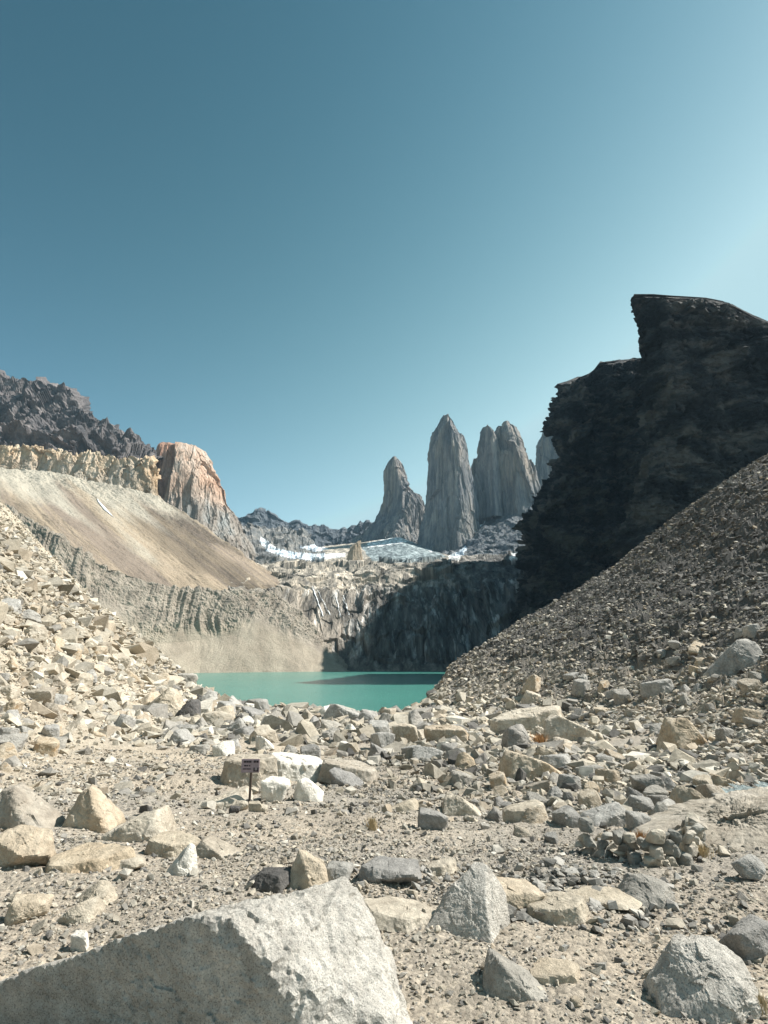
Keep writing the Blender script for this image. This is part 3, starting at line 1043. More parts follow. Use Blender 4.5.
# the big boulder at the bottom of the picture
hero_pts = [P(345, 875, 3.62), P(362, 893, 3.5), P(188, 918, 2.78), P(100, 949, 2.91), P(0, 981, 3.04), P(-150, 1035, 3.3),
            P(230, 918, 2.73), P(252, 950, 2.69), P(352, 905, 3.3), P(384, 985, 3.0), P(402, 1030, 2.82),
            (-0.50, 2.82, -0.4), (-0.93, 3.18, -0.4), (0.22, 2.7, -0.4), (0.35, 3.0, -0.4), (0.2, 4.0, -0.4), (-0.3, 4.3, -0.4), (-3.0, 3.62, -0.4), (-2.9, 4.0, -0.4)]
V, f = rock_mesh([tuple(p) for p in hero_pts], 7, 220, 0.020, 11, fine=2.2)
hero = mesh_np("boulder", V - np.array([-0.8, 3.2, 0]), f, M["hero"])
hero.location = (-0.8, 3.2, 0)
tag(hero, "huge pale boulder filling the bottom, its left face in shade and its right face sunlit", "boulder")

B = [
    # px, base py, w, h, kind, material, label, kwargs
    (470, 943, 82, 68, "tooth", "hero", "upright pointed boulder with dark left face, nearest the huge pale boulder", dict(depth=0.85, sub=6, yaw=0.0, tilt=0.0, seed=102, rough=0.03, sharp=50)),
    (730, 1026, 84, 66, "hump", "hero", "big rounded grey boulder cut by the picture's lower right corner", dict(depth=0.9, sub=6, seed=5, yaw=0.0, tilt=0.0, sharp=40)),
    (516, 915, 56, 30, "block", "tan", "low tan block right behind the upright pointed boulder", dict(sub=5)),
    (563, 925, 56, 24, "slab", "pale", "whitish low slab to the right of the upright pointed boulder", dict(sub=5)),
    (525, 1000, 56, 40, "wedgel", "grey", "half buried grey rock low in the gravel, below the upright pointed boulder", dict(sub=5, sink=0.3)),
    (392, 887, 58, 26, "block", "grey", "squarish speckled block above and right of the huge boulder's tip", dict(sub=5)),
    (403, 933, 74, 26, "slab", "pale", "flat pale slab lying right against the huge boulder's bright edge", dict(sub=5)),
    (303, 890, 40, 34, "pyramid", "tan", "brown pointed rock perched behind the huge boulder's tip", dict(sub=5)),
    (268, 893, 40, 20, "block", "dark", "small shaded block just left of the brown pointed rock", dict(sub=5)),
    (337, 884, 26, 18, "block", "grey", "small grey rock touching the tip of the huge boulder", dict(sub=4)),
    (75, 874, 78, 30, "slab", "tan", "long tan slab lying alone on the gravel on the left", dict(sub=5)),
    (124, 842, 62, 34, "wedge", "pale", "large grey-white wedge at the head of the row of rocks on the left", dict(sub=5, seed=33)),
    (170, 858, 52, 22, "slab", "pale", "low white slab in the row, right of the grey-white wedge", dict(sub=5)),
    (177, 876, 30, 32, "pyramid", "white", "small pointed white rock in front of the row of rocks", dict(sub=5)),
    (217, 858, 42, 20, "wedgel", "pale", "pale humped slab at the right end of the row of rocks", dict(sub=5)),
    (127, 870, 26, 16, "block", "pale", "small pale rock between the tan slab and the pointed white rock", dict()),
    (90, 830, 46, 40, "wedgel", "tan", "tan leaning slab with a shaded underside, left of the grey-white wedge", dict(sub=5, seed=61)),
    (14, 830, 62, 42, "wedgel", "pale", "large pale boulder cut by the left edge above the gravel", dict(sub=5)),
    (12, 870, 46, 40, "block", "tan", "round tan boulder against the left edge, below the large pale one", dict(sub=5)),
    (18, 925, 32, 26, "block", "tan", "lumpy yellowish rock alone near the left edge", dict(sub=5)),
    (68, 925, 36, 22, "wedge", "pale", "small pale wedge with a shaded left side on the left gravel", dict(sub=5)),
    (82, 910, 48, 30, "pyramid", "pale", "half buried flat pale triangle behind the small pale wedge", dict(sink=0.35, sub=5)),
    (76, 952, 16, 17, "block", "white", "small white stone just above the huge boulder on the left", dict()),
    (155, 716, 48, 30, "pyramid", "pale", "big pale angular boulder near the lake on the left crest", dict(sub=5, seed=77)),
    (184, 688, 20, 15, "block", "grey", "dark grey block beside the water at the left end of the lake", dict()),
    (183, 720, 26, 22, "wedge", "dark", "dark rock with orange underside right of the big pale angular boulder", dict()),
    (212, 722, 34, 18, "wedge", "pale", "rounded pale slab leaning right on the crest", dict()),
    (252, 705, 26, 18, "block", "pale", "pale block on the skyline of rubble below the lake", dict()),
    (266, 710, 20, 15, "wedgel", "white", "white wedge on the skyline of rubble below the lake", dict()),
    (345, 722, 42, 20, "wedgel", "grey", "large grey slab on the rubble crest in the middle of the lake edge", dict(sub=5)),
    (243, 788, 62, 32, "slab", "pale", "wide pale slab standing behind the small sign", dict(sub=5)),
    (215, 808, 56, 22, "wedge", "pale", "pale shelf rock left of the sign's foot", dict(sub=5)),
    (294, 782, 66, 28, "slab", "white", "bright cream slab right of the sign", dict(sub=5)),
    (348, 784, 60, 24, "slab", "pale", "long cream slab at the right end behind the white blocks", dict(sub=5)),
    (273, 802, 26, 22, "block", "white", "left one of two bright white blocks right of the sign", dict()),
    (308, 802, 28, 22, "block", "white", "right one of two bright white blocks right of the sign", dict()),
    (346, 786, 34, 18, "block", "grey", "grey rounded block right of the cream slabs", dict(sub=5)),
    (448, 746, 46, 21, "block", "tan", "wide tan block with a flat top in the middle of the rubble", dict(sub=5)),
    (406, 746, 24, 21, "block", "pale", "square pale block left of the wide tan one", dict()),
    (428, 763, 28, 16, "block", "grey", "grey block below the wide tan one", dict()),
    (533, 738, 78, 28, "slab", "pale", "long flat boulder with a shaded front, largest of the middle rubble", dict(sub=5, depth=0.5)),
    (519, 750, 27, 26, "block", "grey", "upright squarish rock in front of the long flat boulder", dict(sub=5)),
    (586, 740, 62, 26, "wedgel", "pale", "tilted slab right of the long flat boulder", dict(sub=5)),
    (540, 779, 60, 30, "wedgel", "tan", "massive cream rock with a shaded underside in the middle right", dict(sub=5)),
    (560, 772, 30, 18, "block", "grey", "grey rock leaning on the massive cream one", dict()),
    (466, 815, 38, 22, "wedgel", "pale", "white-topped wedge on the bare soil in the middle", dict(sub=5)),
    (434, 830, 30, 20, "block", "grey", "grey rough rock below the white-topped wedge", dict()),
    (400, 812, 34, 15, "wedge", "pale", "low white rock on the gravel right of the sign group", dict()),
    (420, 792, 22, 16, "pyramid", "pale", "small white peak shaped rock in the middle field", dict()),
    (696, 747, 44, 30, "wedgel", "tan", "big brownish boulder resting at the foot of the dark scree", dict(sub=5, seed=42)),
    (741, 672, 56, 32, "wedge", "grey", "largest smooth grey boulder high on the right scree", dict(sub=5, depth=0.5, seed=43)),
    (664, 693, 36, 14, "slab", "grey", "flat slab on the scree above the brownish boulder", dict()),
    (752, 722, 22, 15, "block", "tan", "tan block at the right edge of the scree", dict()),
    (730, 740, 16, 14, "block", "grey", "small grey block right of the big brownish boulder", dict()),
    (731, 786, 28, 14, "wedgel", "tan", "yellowish slab beside the little stream", dict()),
    (655, 800, 28, 24, "block", "grey", "grey block in the heap above the low stone windbreak", dict(sub=5)),
    (702, 812, 36, 28, "wedgel", "pale", "tilted pale block at the right side of the rock heap", dict(sub=5)),
    (613, 826, 42, 24, "wedge", "grey", "broad shaded rock left of the low stone windbreak", dict(sub=5)),
    (645, 836, 22, 20, "block", "grey", "flat-topped grey rock touching the windbreak stones", dict()),
    (665, 832, 16, 26, "round", "grey", "oval upright stone in the rock heap", dict()),
    (680, 830, 24, 26, "block", "grey", "ribbed grey rock beside the oval upright stone", dict()),
    (530, 822, 44, 22, "slab", "pale", "flat-topped pale rock in the heap left of the windbreak", dict()),
    (655, 912, 60, 32, "pyramid", "grey", "low dark triangular rock in the right foreground gravel", dict(sub=5, sink=0.2)),
    (757, 882, 28, 24, "round", "grey", "rounded grey rock cut by the right edge above the corner boulder", dict(sub=5)),
    (764, 962, 44, 34, "block", "grey", "grey boulder behind the corner boulder at the right edge", dict(sub=5)),
    (615, 912, 72, 12, "slab", "pale", "thin flat slab lying behind the low dark triangular rock", dict()),
    (442, 877, 30, 14, "slab", "pale", "small pale slab on the gravel above the upright pointed boulder", dict()),
    (562, 985, 44, 24, "slab", "tan", "flat brownish rock half sunk in gravel left of the corner boulder", dict(sink=0.4)),
    (345, 1018, 16, 10, "round", "tan", None, None),
]
for i, e in enumerate(B):
    px, pyb, w, h, kind, mat, lab, kw = e
    if kw is None:
        continue
    kw = dict(kw)
    kw.setdefault("seed", 100 + i * 7)
    kw.setdefault("yaw", random.uniform(-0.3, 0.3))
    stone_at(px, pyb, w, h, kind, mat, lab, **kw)
stone_at(578, 1022 - 14, 10, 9, "round", "tan", "small orange brown stone beside the corner boulder", 900, sub=4, name="stone", cat="stone")
stone_at(404, 1018, 9, 7, "round", "tan", "small reddish stone on the gravel just right of the huge boulder", 901, sub=4, name="stone", cat="stone")

# repeated boulders of which nothing tells one from the next
PROT = {}
for mk in ("pale", "grey", "tan", "white", "dark"):
    PROT[mk] = []
    for k, kd in enumerate(["block", "slab", "wedge", "pyramid", "wedgel", "block"]):
        r = np.random.default_rng(500 + k + len(mk))
        V, f = rock_mesh(kind_pts(kd, r), 4, 26, 0.06, 40 + k * 3 + len(mk))
        PROT[mk].append(mesh_np("boulder", V, f, M[mk], link=False))


def scatter_named(n, region, sizef, mats, label, group, name="boulder", cat="boulder", seed=0, flat=(0.45, 0.85)):
    r = np.random.default_rng(seed)
    k = 0
    tries = 0
    placed = []
    while k < n and tries < n * 40:
        tries += 1
        px, py = region(r)
        g = hit(px, py)
        if g is None:
            continue
        dist = math.hypot(g[1], g[2] - CAMZ)
        S = sizef(r, dist)
        if any((g[0] - a) ** 2 + (g[1] - b) ** 2 < (0.55 * (S + c)) ** 2 for a, b, c in placed):
            continue
        placed.append((g[0], g[1], S))
        mk = mats[r.integers(len(mats))]
        o = bpy.data.objects.new(name, PROT[mk][r.integers(6)])
        col.objects.link(o)
        o.location = (g[0], g[1], g[2] + S * 0.12)
        e = r.uniform(0.7, 1.0), r.uniform(0.6, 1.0), r.uniform(*flat)
        o.scale = (S / 2 * e[0], S / 2 * e[1], S / 2 * e[2])
        o.rotation_euler = (r.uniform(-.3, .3), r.uniform(-.3, .3), r.uniform(0, 6.28))
        tag(o, label, cat, group)
        k += 1


def reg(poly):
    poly = np.array(poly, float)
    lo, hi = poly.min(0), poly.max(0)
    def f(r):
        while True:
            q = r.uniform(lo, hi)
            ins = False
            for i in range(len(poly)):
                a, b = poly[i], poly[i - 1]
                if (a[1] > q[1]) != (b[1] > q[1]) and q[0] < (b[0] - a[0]) * (q[1] - a[1]) / (b[1] - a[1]) + a[0]:
                    ins = not ins
            if ins:
                return q
    return f


scatter_named(62, reg([(0, 600), (60, 620), (160, 680), (190, 712), (130, 735), (60, 745), (0, 780)]), lambda r, d: r.uniform(14, 28) * d / F,
              ["pale", "pale", "tan", "grey"], "angular pale boulder in the rubble of the left slope", "boulders on the left slope", seed=1)
scatter_named(62, reg([(190, 700), (300, 715), (400, 712), (480, 735), (470, 765), (330, 760), (200, 760), (170, 735)]), lambda r, d: r.uniform(14, 30) * d / F,
              ["pale", "grey", "grey", "white"], "angular boulder in the rubble below the lake shore", "boulders of the rubble crest", seed=2)
scatter_named(55, reg([(440, 770), (560, 740), (700, 780), (740, 810), (700, 830), (560, 850), (500, 830)]), lambda r, d: r.uniform(14, 32) * d / F,
              ["pale", "grey", "grey", "tan"], "grey or pale boulder in the heap around the windbreak", "boulders of the middle right heap", seed=3)
scatter_named(40, reg([(500, 690), (768, 620), (768, 760), (640, 740), (520, 715), (440, 705)]), lambda r, d: r.uniform(10, 24) * min(d, 60) / F,
              ["grey", "tan", "grey", "pale"], "grey boulder lying on the lower right scree", "boulders on the right scree", seed=4)

# ------------------------------------------------------------------ rubble and pebbles (countless)
def hull_rock(r, npt=11):
    bm = bmesh.new()
    for _ in range(npt):
        if npt % 3:
            v = r.normal(size=3)
            v = v / np.linalg.norm(v) * r.uniform(0.75, 1.05)
        else:
            v = np.array([r.choice([-1, 1]) * r.uniform(0.4, 1), r.choice([-1, 1]) * r.uniform(0.3, 0.95), r.choice([-1, 1]) * r.uniform(0.3, 0.9)])
        bm.verts.new(v)
    g = bmesh.ops.convex_hull(bm, input=bm.verts[:])
    bmesh.ops.delete(bm, geom=[v for v in bm.verts if not v.link_faces], context="VERTS")
    bmesh.ops.triangulate(bm, faces=bm.faces[:])
    bm.verts.index_update()
    V = np.array([v.co[:] for v in bm.verts])
    Fc = np.array([[w.index for w in f.verts] for f in bm.faces])
    bm.free()
    return V, Fc


SHAPES = [hull_rock(np.random.default_rng(900 + k), 10 + k % 4) for k in range(28)]


def scatter_mesh(name, x, y, size, tints, seed, flat=(0.3, 0.8), sink=0.1, zoff=None):
    r = np.random.default_rng(seed)
    n = len(x)
    z = ground_z(x, y)
    Vs, Fs, Ts = [], [], []
    off = 0
    sid = r.integers(0, len(SHAPES), n)
    a, b, c = r.uniform(0, 6.283, n), r.uniform(-.5, .5, n), r.uniform(-.5, .5, n)
    sx, sy, sz = r.uniform(.6, 1, n), r.uniform(.6, 1, n), r.uniform(*flat, n)
    for s in range(len(SHAPES)):
        m = sid == s
        if not m.any():
            continue
        V0, F0 = SHAPES[s]
        k = m.sum()
        V = V0[None] * np.stack([sx[m], sy[m], sz[m]], 1)[:, None] * (size[m] / 2)[:, None, None]
        ca, sa = np.cos(b[m]), np.sin(b[m])
        x1, z1 = V[:, :, 0] * ca[:, None] + V[:, :, 2] * sa[:, None], -V[:, :, 0] * sa[:, None] + V[:, :, 2] * ca[:, None]
        cb, sb = np.cos(c[m]), np.sin(c[m])
        y1, z2 = V[:, :, 1] * cb[:, None] - z1 * sb[:, None], V[:, :, 1] * sb[:, None] + z1 * cb[:, None]
        cc, sc = np.cos(a[m]), np.sin(a[m])
        x2, y2 = x1 * cc[:, None] - y1 * sc[:, None], x1 * sc[:, None] + y1 * cc[:, None]
        V = np.stack([x2 + x[m][:, None], y2 + y[m][:, None], z2 + (z[m] + size[m] * sink)[:, None]], -1)
        Vs.append(V.reshape(-1, 3))
        Fs.append((F0[None] + (np.arange(k) * len(V0))[:, None, None] + off).reshape(-1, 3))
        Ts.append(np.repeat(tints[m], len(V0), axis=0))
        off += k * len(V0)
    o = mesh_np(name, np.vstack(Vs), np.vstack(Fs), M["rubble"], False, np.vstack(Ts))
    tag(o, kind="stuff")
    return o


def ground_z(x, y):
    """Height of the built ground mesh (interpolated on its polar grid)."""
    Z = pp[:, 2].reshape(GX.shape)
    a = np.degrees(np.arctan2(x, y))
    r = np.hypot(x, y)
    fi = np.interp(a, az, np.arange(len(az)))
    fr = np.log(np.maximum(r, 0.71) / 0.7) / math.log(330 / 0.7) * (len(rr_) - 1)
    i0 = np.clip(fi.astype(int), 0, len(az) - 2)
    j0 = np.clip(fr.astype(int), 0, len(rr_) - 2)
    ti, tj = fi - i0, fr - j0
    return (Z[j0, i0] * (1 - ti) * (1 - tj) + Z[j0, i0 + 1] * ti * (1 - tj) + Z[j0 + 1, i0] * (1 - ti) * tj + Z[j0 + 1, i0 + 1] * ti * tj)


def polar(n, a0, a1, r0, r1, seed, power=1.0):
    r = np.random.default_rng(seed)
    A = np.radians(r.uniform(a0, a1, n))
    t = r.uniform(0, 1, n)
    R = r0 * (r1 / r0) ** t
    return np.sin(A) * R, np.cos(A) * R, R, r


def tints_for(x, y, r, bright=1.0):
    n = len(x)
    pal_ = np.array([[0.46, 0.415, 0.34], [0.36, 0.335, 0.285], [0.30, 0.285, 0.26], [0.42, 0.36, 0.285], [0.55, 0.52, 0.46], [0.15, 0.145, 0.137]])
    left = sstep(-4, -11, x + 0.25 * (y - 12))
    right = sstep(3, 20, x - np.interp(y, *TOE_R) + 5 * fbm(np.stack([x * .1, y * .04, x * 0], -1), 3, 67))
    pL = np.array([.46, .16, .08, .16, .13, .01]); pC = np.array([.26, .26, .2, .08, .1, .10]); pR = np.array([.02, .09, .22, .03, .005, .635])
    u = r.uniform(0, 1, n)
    out = np.zeros((n, 3))
    prob = pC[None] * (1 - left - right)[:, None] + pL[None] * left[:, None] + pR[None] * right[:, None]
    prob = np.maximum(prob, 0); prob /= prob.sum(1, keepdims=True)
    cum = prob.cumsum(1)
    idx = (u[:, None] > cum).sum(1).clip(0, 5)
    w = 1 + 0.35 * fbm(np.stack([x * 0.12, y * 0.05, x * 0], -1), 3, 66)
    return pal_[idx] * (r.uniform(0.75, 1.1, n) * w)[:, None] * bright


def keep_mask(x, y, R, r, dens):
    return r.uniform(0, 1, len(x)) < dens


# bigger angular blocks packed between the path and the lake lip
x, y, R, r = polar(3800, -42, 36, 9.5, 70, 33)
cl = fbm(np.stack([x, y, x * 0], -1) * 0.35, 3, 55)
hp = np.exp(-(((x - 6.0) / 3.6) ** 2 + ((y - 15) / 4.5) ** 2)) + 0.8 * np.exp(-(((x - 3) / 3.5) ** 2 + ((y - 20) / 4) ** 2))
lf_ = sstep(-1.5, 1.0, (x + 8.7) * -0.970 + (y - 12) * -0.242)
d_ = np.clip(sstep(19, 27, y + cl * 5) * 0.9 + hp * 0.9 + lf_ * 0.22 * sstep(60, 25, y), 0, 1) * sstep(2.5, 0.5, x - np.interp(y, *TOE_R))
k = keep_mask(x, y, R, r, d_) & (y < np.interp(x, *YDROP) + 3)
x, y, R = x[k], y[k], R[k]
scatter_mesh("rubble", x, y, 0.030 * R * np.exp(np.clip(r.normal(0, 0.38, len(x)), -1, 0.75)), tints_for(x, y, r), 34, flat=(0.35, 0.75), sink=0.06)
# left slope rubble
x, y, R, r = polar(170000, -62, -10, 9, 125, 11)
dl = (x + 8.7) * -0.970 + (y - 12) * -0.242
d_ = sstep(-1.0, 3.5, dl) * (0.55 + 0.45 * (fbm(np.stack([x, y, x * 0], -1) * 0.2, 3, 3) > -0.25))
k = keep_mask(x, y, R, r, d_)
x, y, R = x[k], y[k], R[k]
sz_ = (0.0017 * R + 0.06) * np.exp(np.clip(r.normal(0, 0.62, len(x)), -2, 1.15))
scatter_mesh("rubble", x, y, sz_, tints_for(x, y, r), 12)
# right slope rubble
x, y, R, r = polar(150000, 0, 62, 11, 270, 21)
d_ = sstep(-1.5, 2.5, x - np.interp(y, *TOE_R))
k = keep_mask(x, y, R, r, d_) & (y < np.interp(x, *YDROP) + 12)
x, y, R = x[k], y[k], R[k]
sz_ = (0.0025 * R + 0.08) * np.exp(np.clip(r.normal(0, 0.62, len(x)), -2, 1.15))
scatter_mesh("rubble", x, y, sz_, tints_for(x, y, r), 22)
# crest and middle fields
x, y, R, r = polar(75000, -42, 36, 9, 100, 31)
p3 = np.stack([x, y, x * 0], -1)
clump = fbm(p3 * 0.35, 3, 55)
far = sstep(20, 29, y + clump * 5)
heap = np.exp(-(((x - 6.2) / 3.4) ** 2 + ((y - 15) / 4.2) ** 2)) + 0.7 * np.exp(-(((x - 3) / 3) ** 2 + ((y - 20) / 3) ** 2))
d_ = np.clip(far * 0.95 + heap * 0.9 * (clump > -0.35) + 0.05 + 0.10 * (clump > 0.25), 0, 1)
d_ = d_ * sstep(3.0, 0.0, x - np.interp(y, *TOE_R))
k = keep_mask(x, y, R, r, d_) & (y < np.interp(x, *YDROP) + 10)
x, y, R = x[k], y[k], R[k]
sz_ = (0.0066 * R + 0.045) * np.exp(np.clip(r.normal(0, 0.62, len(x)), -2, 1.15))
scatter_mesh("rubble", x, y, sz_, tints_for(x, y, r), 32)
# pebbles and gravel of the foreground
x, y, R, r = polar(200000, -60, 60, 1.7, 22, 41)
p3 = np.stack([x, y, x * 0], -1)
n_ = fbm(p3 * 0.9, 3, 77)
path = np.exp(-((x + 3.0) / 2.2) ** 2 - ((y - 11) / 4.5) ** 2) + np.exp(-((x - 1.2) / 1.8) ** 2 - ((y - 8.2) / 1.3) ** 2)
d_ = np.clip(0.62 + n_ * 1.0, 0.3, 1) * (1 - 0.7 * np.clip(path, 0, 1))
k = keep_mask(x, y, R, r, d_)
x, y, R = x[k], y[k], R[k]
sz_ = np.minimum((0.0031 * R + 0.004) * np.exp(r.normal(0, 0.6, len(x))), 0.16)
tt = tints_for(x, y, r)
tt = tt * 0.85 + np.array([0.29, 0.275, 0.255]) * 0.15
scatter_mesh("gravel", x, y, sz_, tt, 42, sink=0.15)
# fist-sized stones close to the camera
x, y, R, r = polar(22000, -60, 60, 1.8, 12, 43)
n_ = fbm(np.stack([x, y, x * 0], -1) * 0.7, 3, 78)
k = keep_mask(x, y, R, r, np.clip(0.5 + n_ * 1.6, 0.08, 1))
x, y, R = x[k], y[k], R[k]
scatter_mesh("gravel", x, y, 0.032 * np.exp(r.normal(0, 0.4, len(x))) * (0.6 + R * 0.06), tints_for(x, y, r), 44, sink=0.12)
# cobbles in loose patches
x, y, R, r = polar(5200, -44, 44, 2.6, 22, 51)
p3 = np.stack([x, y, x * 0], -1)
n_ = fbm(p3 * 0.5, 3, 88)
pile = np.exp(-(((x - 1.35) / 0.8) ** 2 + ((y - 4.9) / 0.7) ** 2))
k = keep_mask(x, y, R, r, np.clip(0.04 + (n_ > 0.15) * 0.35 + pile, 0, 1))
x, y, R = x[k], y[k], R[k]
sz_ = (0.0065 * R + 0.015) * np.exp(r.normal(0, 0.4, len(x)))
tt = tints_for(x, y, r)
scatter_mesh("rubble", x, y, sz_, tt, 52, sink=0.15)
x, y = r.normal(1.35, 0.55, 420), r.normal(4.95, 0.4, 420)
scatter_mesh("rubble", x, y, np.full(420, 0.075) * np.exp(r.normal(0, 0.35, 420)), np.array([[0.30, 0.29, 0.27]]) * r.uniform(0.6, 1.35, (420, 1)), 53, sink=0.2)

# ------------------------------------------------------------------ low stone windbreak
def wall_line(pts, name, label, n, seed, hgt=3):
    g = [hit(a, b) for a, b in pts]
    path = resample(np.array([q[:2] for q in g]), 200)
    r = np.random.default_rng(seed)
    Vs, Fs, Ts, off = [], [], [], 0
    L = np.linalg.norm(np.diff(path, axis=0), axis=1).sum()
    for lay in range(hgt):
        m = int(n * (1 - 0.12 * lay))
        for k in range(m):
            t = (k + r.uniform(0.2, 0.8)) / m * 199
            q = path[int(t)]
            S = L / n * r.uniform(1.0, 1.7)
            V0, f = rock_mesh(kind_pts(["block", "wedge", "slab", "block"][r.integers(4)], r), 3, 30, 0.07, int(r.integers(1000)))
            V = V0 * S / 2 * np.array([1.05, 0.95, r.uniform(0.6, 0.9)])
            a = r.uniform(0, 6.28)
            V = V @ np.array([[math.cos(a), math.sin(a), 0], [-math.sin(a), math.cos(a), 0], [0, 0, 1]])
            z = float(ground_z(np.array([q[0]]), np.array([q[1]]))[0])
            V += np.array([q[0] + r.uniform(-.25, .25) * S, q[1] + r.uniform(-.4, .4) * S, z + S * (0.25 + 0.62 * lay)])
            Vs.append(V); Fs.append(f + off); off += len(V)
            Ts.append(np.tile(np.array([[0.48, 0.44, 0.37], [0.32, 0.31, 0.28], [0.42, 0.385, 0.33], [0.24, 0.235, 0.215]][r.integers(4)]) * r.uniform(.85, 1.15), (len(V), 1)))
    o = mesh_np(name, np.vstack(Vs), np.vstack(Fs), M["rubble"], False, np.vstack(Ts))
    tag(o, label, "stone wall")
    return o


wall_line([(580, 852), (600, 856), (625, 862), (655, 866), (690, 862), (700, 848), (690, 838)], "stone_windbreak", "low curved dry stone windbreak of piled cobbles", 23, 5, 3)

# bedrock hump to the right of the windbreak
g0 = hit(730, 868)
V, f = rock_mesh(kind_pts("slab", np.random.default_rng(3)) * np.array([1.45, 1.2, 0.24]), 6, 14, 0.085, 91, fine=1.2)
bed = mesh_np("bedrock_slab", V @ np.array([[math.cos(.25), 0, math.sin(.25)], [0, 1, 0], [-math.sin(.25), 0, math.cos(.25)]]), f, M["pale"])
bed.location = (g0[0] + 0.95, g0[1] + 1.2, g0[2] - 0.04)
tag(bed, "broad smooth bedrock hump rising to the right of the windbreak", "bedrock")

# ------------------------------------------------------------------ sign
gs = hit(249, 806)
root = bpy.data.objects.new("info_sign", None)
col.objects.link(root)
root.location = gs
tag(root, "small brown notice board on a thin post among the pale slabs", "sign")
ds = gs[1]
u_ = math.hypot(gs[1], gs[2] - CAMZ) / F


def box(name, x0, x1, y0, y1, z0, z1, mat, parent, bev=0.0):
    bm = bmesh.new()
    bmesh.ops.create_cube(bm, size=1)
    for v in bm.verts:
        v.co = ((x0 + x1) / 2 + v.co.x * (x1 - x0), (y0 + y1) / 2 + v.co.y * (y1 - y0), (z0 + z1) / 2 + v.co.z * (z1 - z0))
    if bev:
        bmesh.ops.bevel(bm, geom=bm.edges[:], offset=bev, segments=2, affect="EDGES")
    me = bpy.data.meshes.new(name)
    bm.to_mesh(me); bm.free()
    me.materials.append(mat)
    o = bpy.data.objects.new(name, me)
    col.objects.link(o)
    o.parent = parent
    return o


bw, bh, zt = 16.2 * u_, 11.2 * u_, 38.5 * u_
box("post", -0.018, 0.018, 0.0, 0.04, -0.15, zt - bh * 0.2, M["post"], root, 0.004)
pn = box("panel", -bw / 2 - 0.01, bw / 2 - 0.01, -0.03, -0.003, zt - bh, zt, M["sign"], root, 0.006)


def strips(name, rects, mat, y, parent):
    bm = bmesh.new()
    for (a, b, c, d) in rects:
        x0, x1 = -bw / 2 - .01 + a * bw, -bw / 2 - .01 + b * bw
        z0, z1 = zt - d * bh, zt - c * bh
        r = bmesh.ops.create_cube(bm, size=1)
        for v in r["verts"]:
            v.co = ((x0 + x1) / 2 + v.co.x * (x1 - x0), y + v.co.y * 0.004, (z0 + z1) / 2 + v.co.z * (z1 - z0))
    me = bpy.data.meshes.new(name); bm.to_mesh(me); bm.free()
    me.materials.append(mat)
    o = bpy.data.objects.new(name, me); col.objects.link(o); o.parent = parent


strips("lettering", [(0.14, 0.26, .13, .26), (.28, .40, .13, .26), (.42, .55, .13, .26), (.16, .30, .44, .53), (.32, .38, .44, .53), (.44, .50, .44, .53), (.10, .28, .69, .76), (.30, .54, .69, .76), (.68, .80, .11, .26), (.83, .94, .11, .26),
                     (.69, .75, .62, .90), (.90, .96, .62, .90), (.69, .96, .84, .91)], M["signtext"], -0.034, pn)
strips("border_line", [(.60, .62, .05, .95), (.78, .88, .66, .80), (.68, .74, .34, .40), (.80, .95, .34, .38)], M["signlight"], -0.034, pn)
for (a, b, w, h, md) in ((240, 811, 13, 9, "pale"), (254, 812, 14, 10, "pale"), (247, 806, 10, 8, "grey"), (262, 812, 9, 7, "pale"), (233, 814, 10, 7, "dark")):
    stone_at(a, b, w, h, "block", md, "small stone wedged round the foot of the sign post", a, group="stones round the sign post", name="stone", cat="stone")

# ------------------------------------------------------------------ dry tufts
def tuft(px, py, wpx, hpx, mat, lab, seed):
    g = hit(px, py)
    r = np.random.default_rng(seed)
    d = math.hypot(g[1], g[2] - CAMZ) / F
    W, H = wpx * d / 2, hpx * d
    V, Fc = [], []
    for k in range(170):
        a = r.uniform(0, 6.28); q = abs(r.normal(0, 0.4)) * W
        bx, by = math.cos(a) * q, math.sin(a) * q
        hh = H * r.uniform(0.5, 1.1)
        lx, ly = bx * 1.4 + r.normal(0, .25) * W, by * 1.4 + r.normal(0, .25) * W
        t = 0.022 * W + 0.002
        n = len(V)
        ca, sa = math.cos(a + 1.5), math.sin(a + 1.5)
        V += [(bx - ca * t, by - sa * t, -0.02), (bx + ca * t, by + sa * t, -0.02), ((bx + lx) / 2 + ca * t, (by + ly) / 2 + sa * t, hh * .6), ((bx + lx) / 2 - ca * t, (by + ly) / 2 - sa * t, hh * .6), (lx, ly, hh), (lx + ca * t * .4, ly, hh)]
        Fc += [(n, n + 1, n + 2, n + 3), (n + 3, n + 2, n + 5, n + 4)]
    o = mesh_np("dry_tuft", V, Fc, M[mat])
    o.location = g
    tag(o, lab, "plant", "dry plants among the stones")


tuft(541, 744, 20, 9, "straw", "reddish dry tuft in the rocks behind the massive cream boulder", 1)
tuft(372, 829, 13, 9, "strawpale", "pale dry tuft on the gravel right of the sign group", 2)
tuft(641, 842, 16, 8, "straw", "dry brown tuft beside the windbreak stones", 3)
tuft(702, 856, 18, 9, "strawpale", "straw coloured tuft at the end of the windbreak", 4)
tuft(762, 1016, 12, 13, "strawpale", "straw tuft at the base of the corner boulder", 5)
tuft(740, 815, 16, 9, "strawpale", "yellowish tuft just below the little stream", 6)

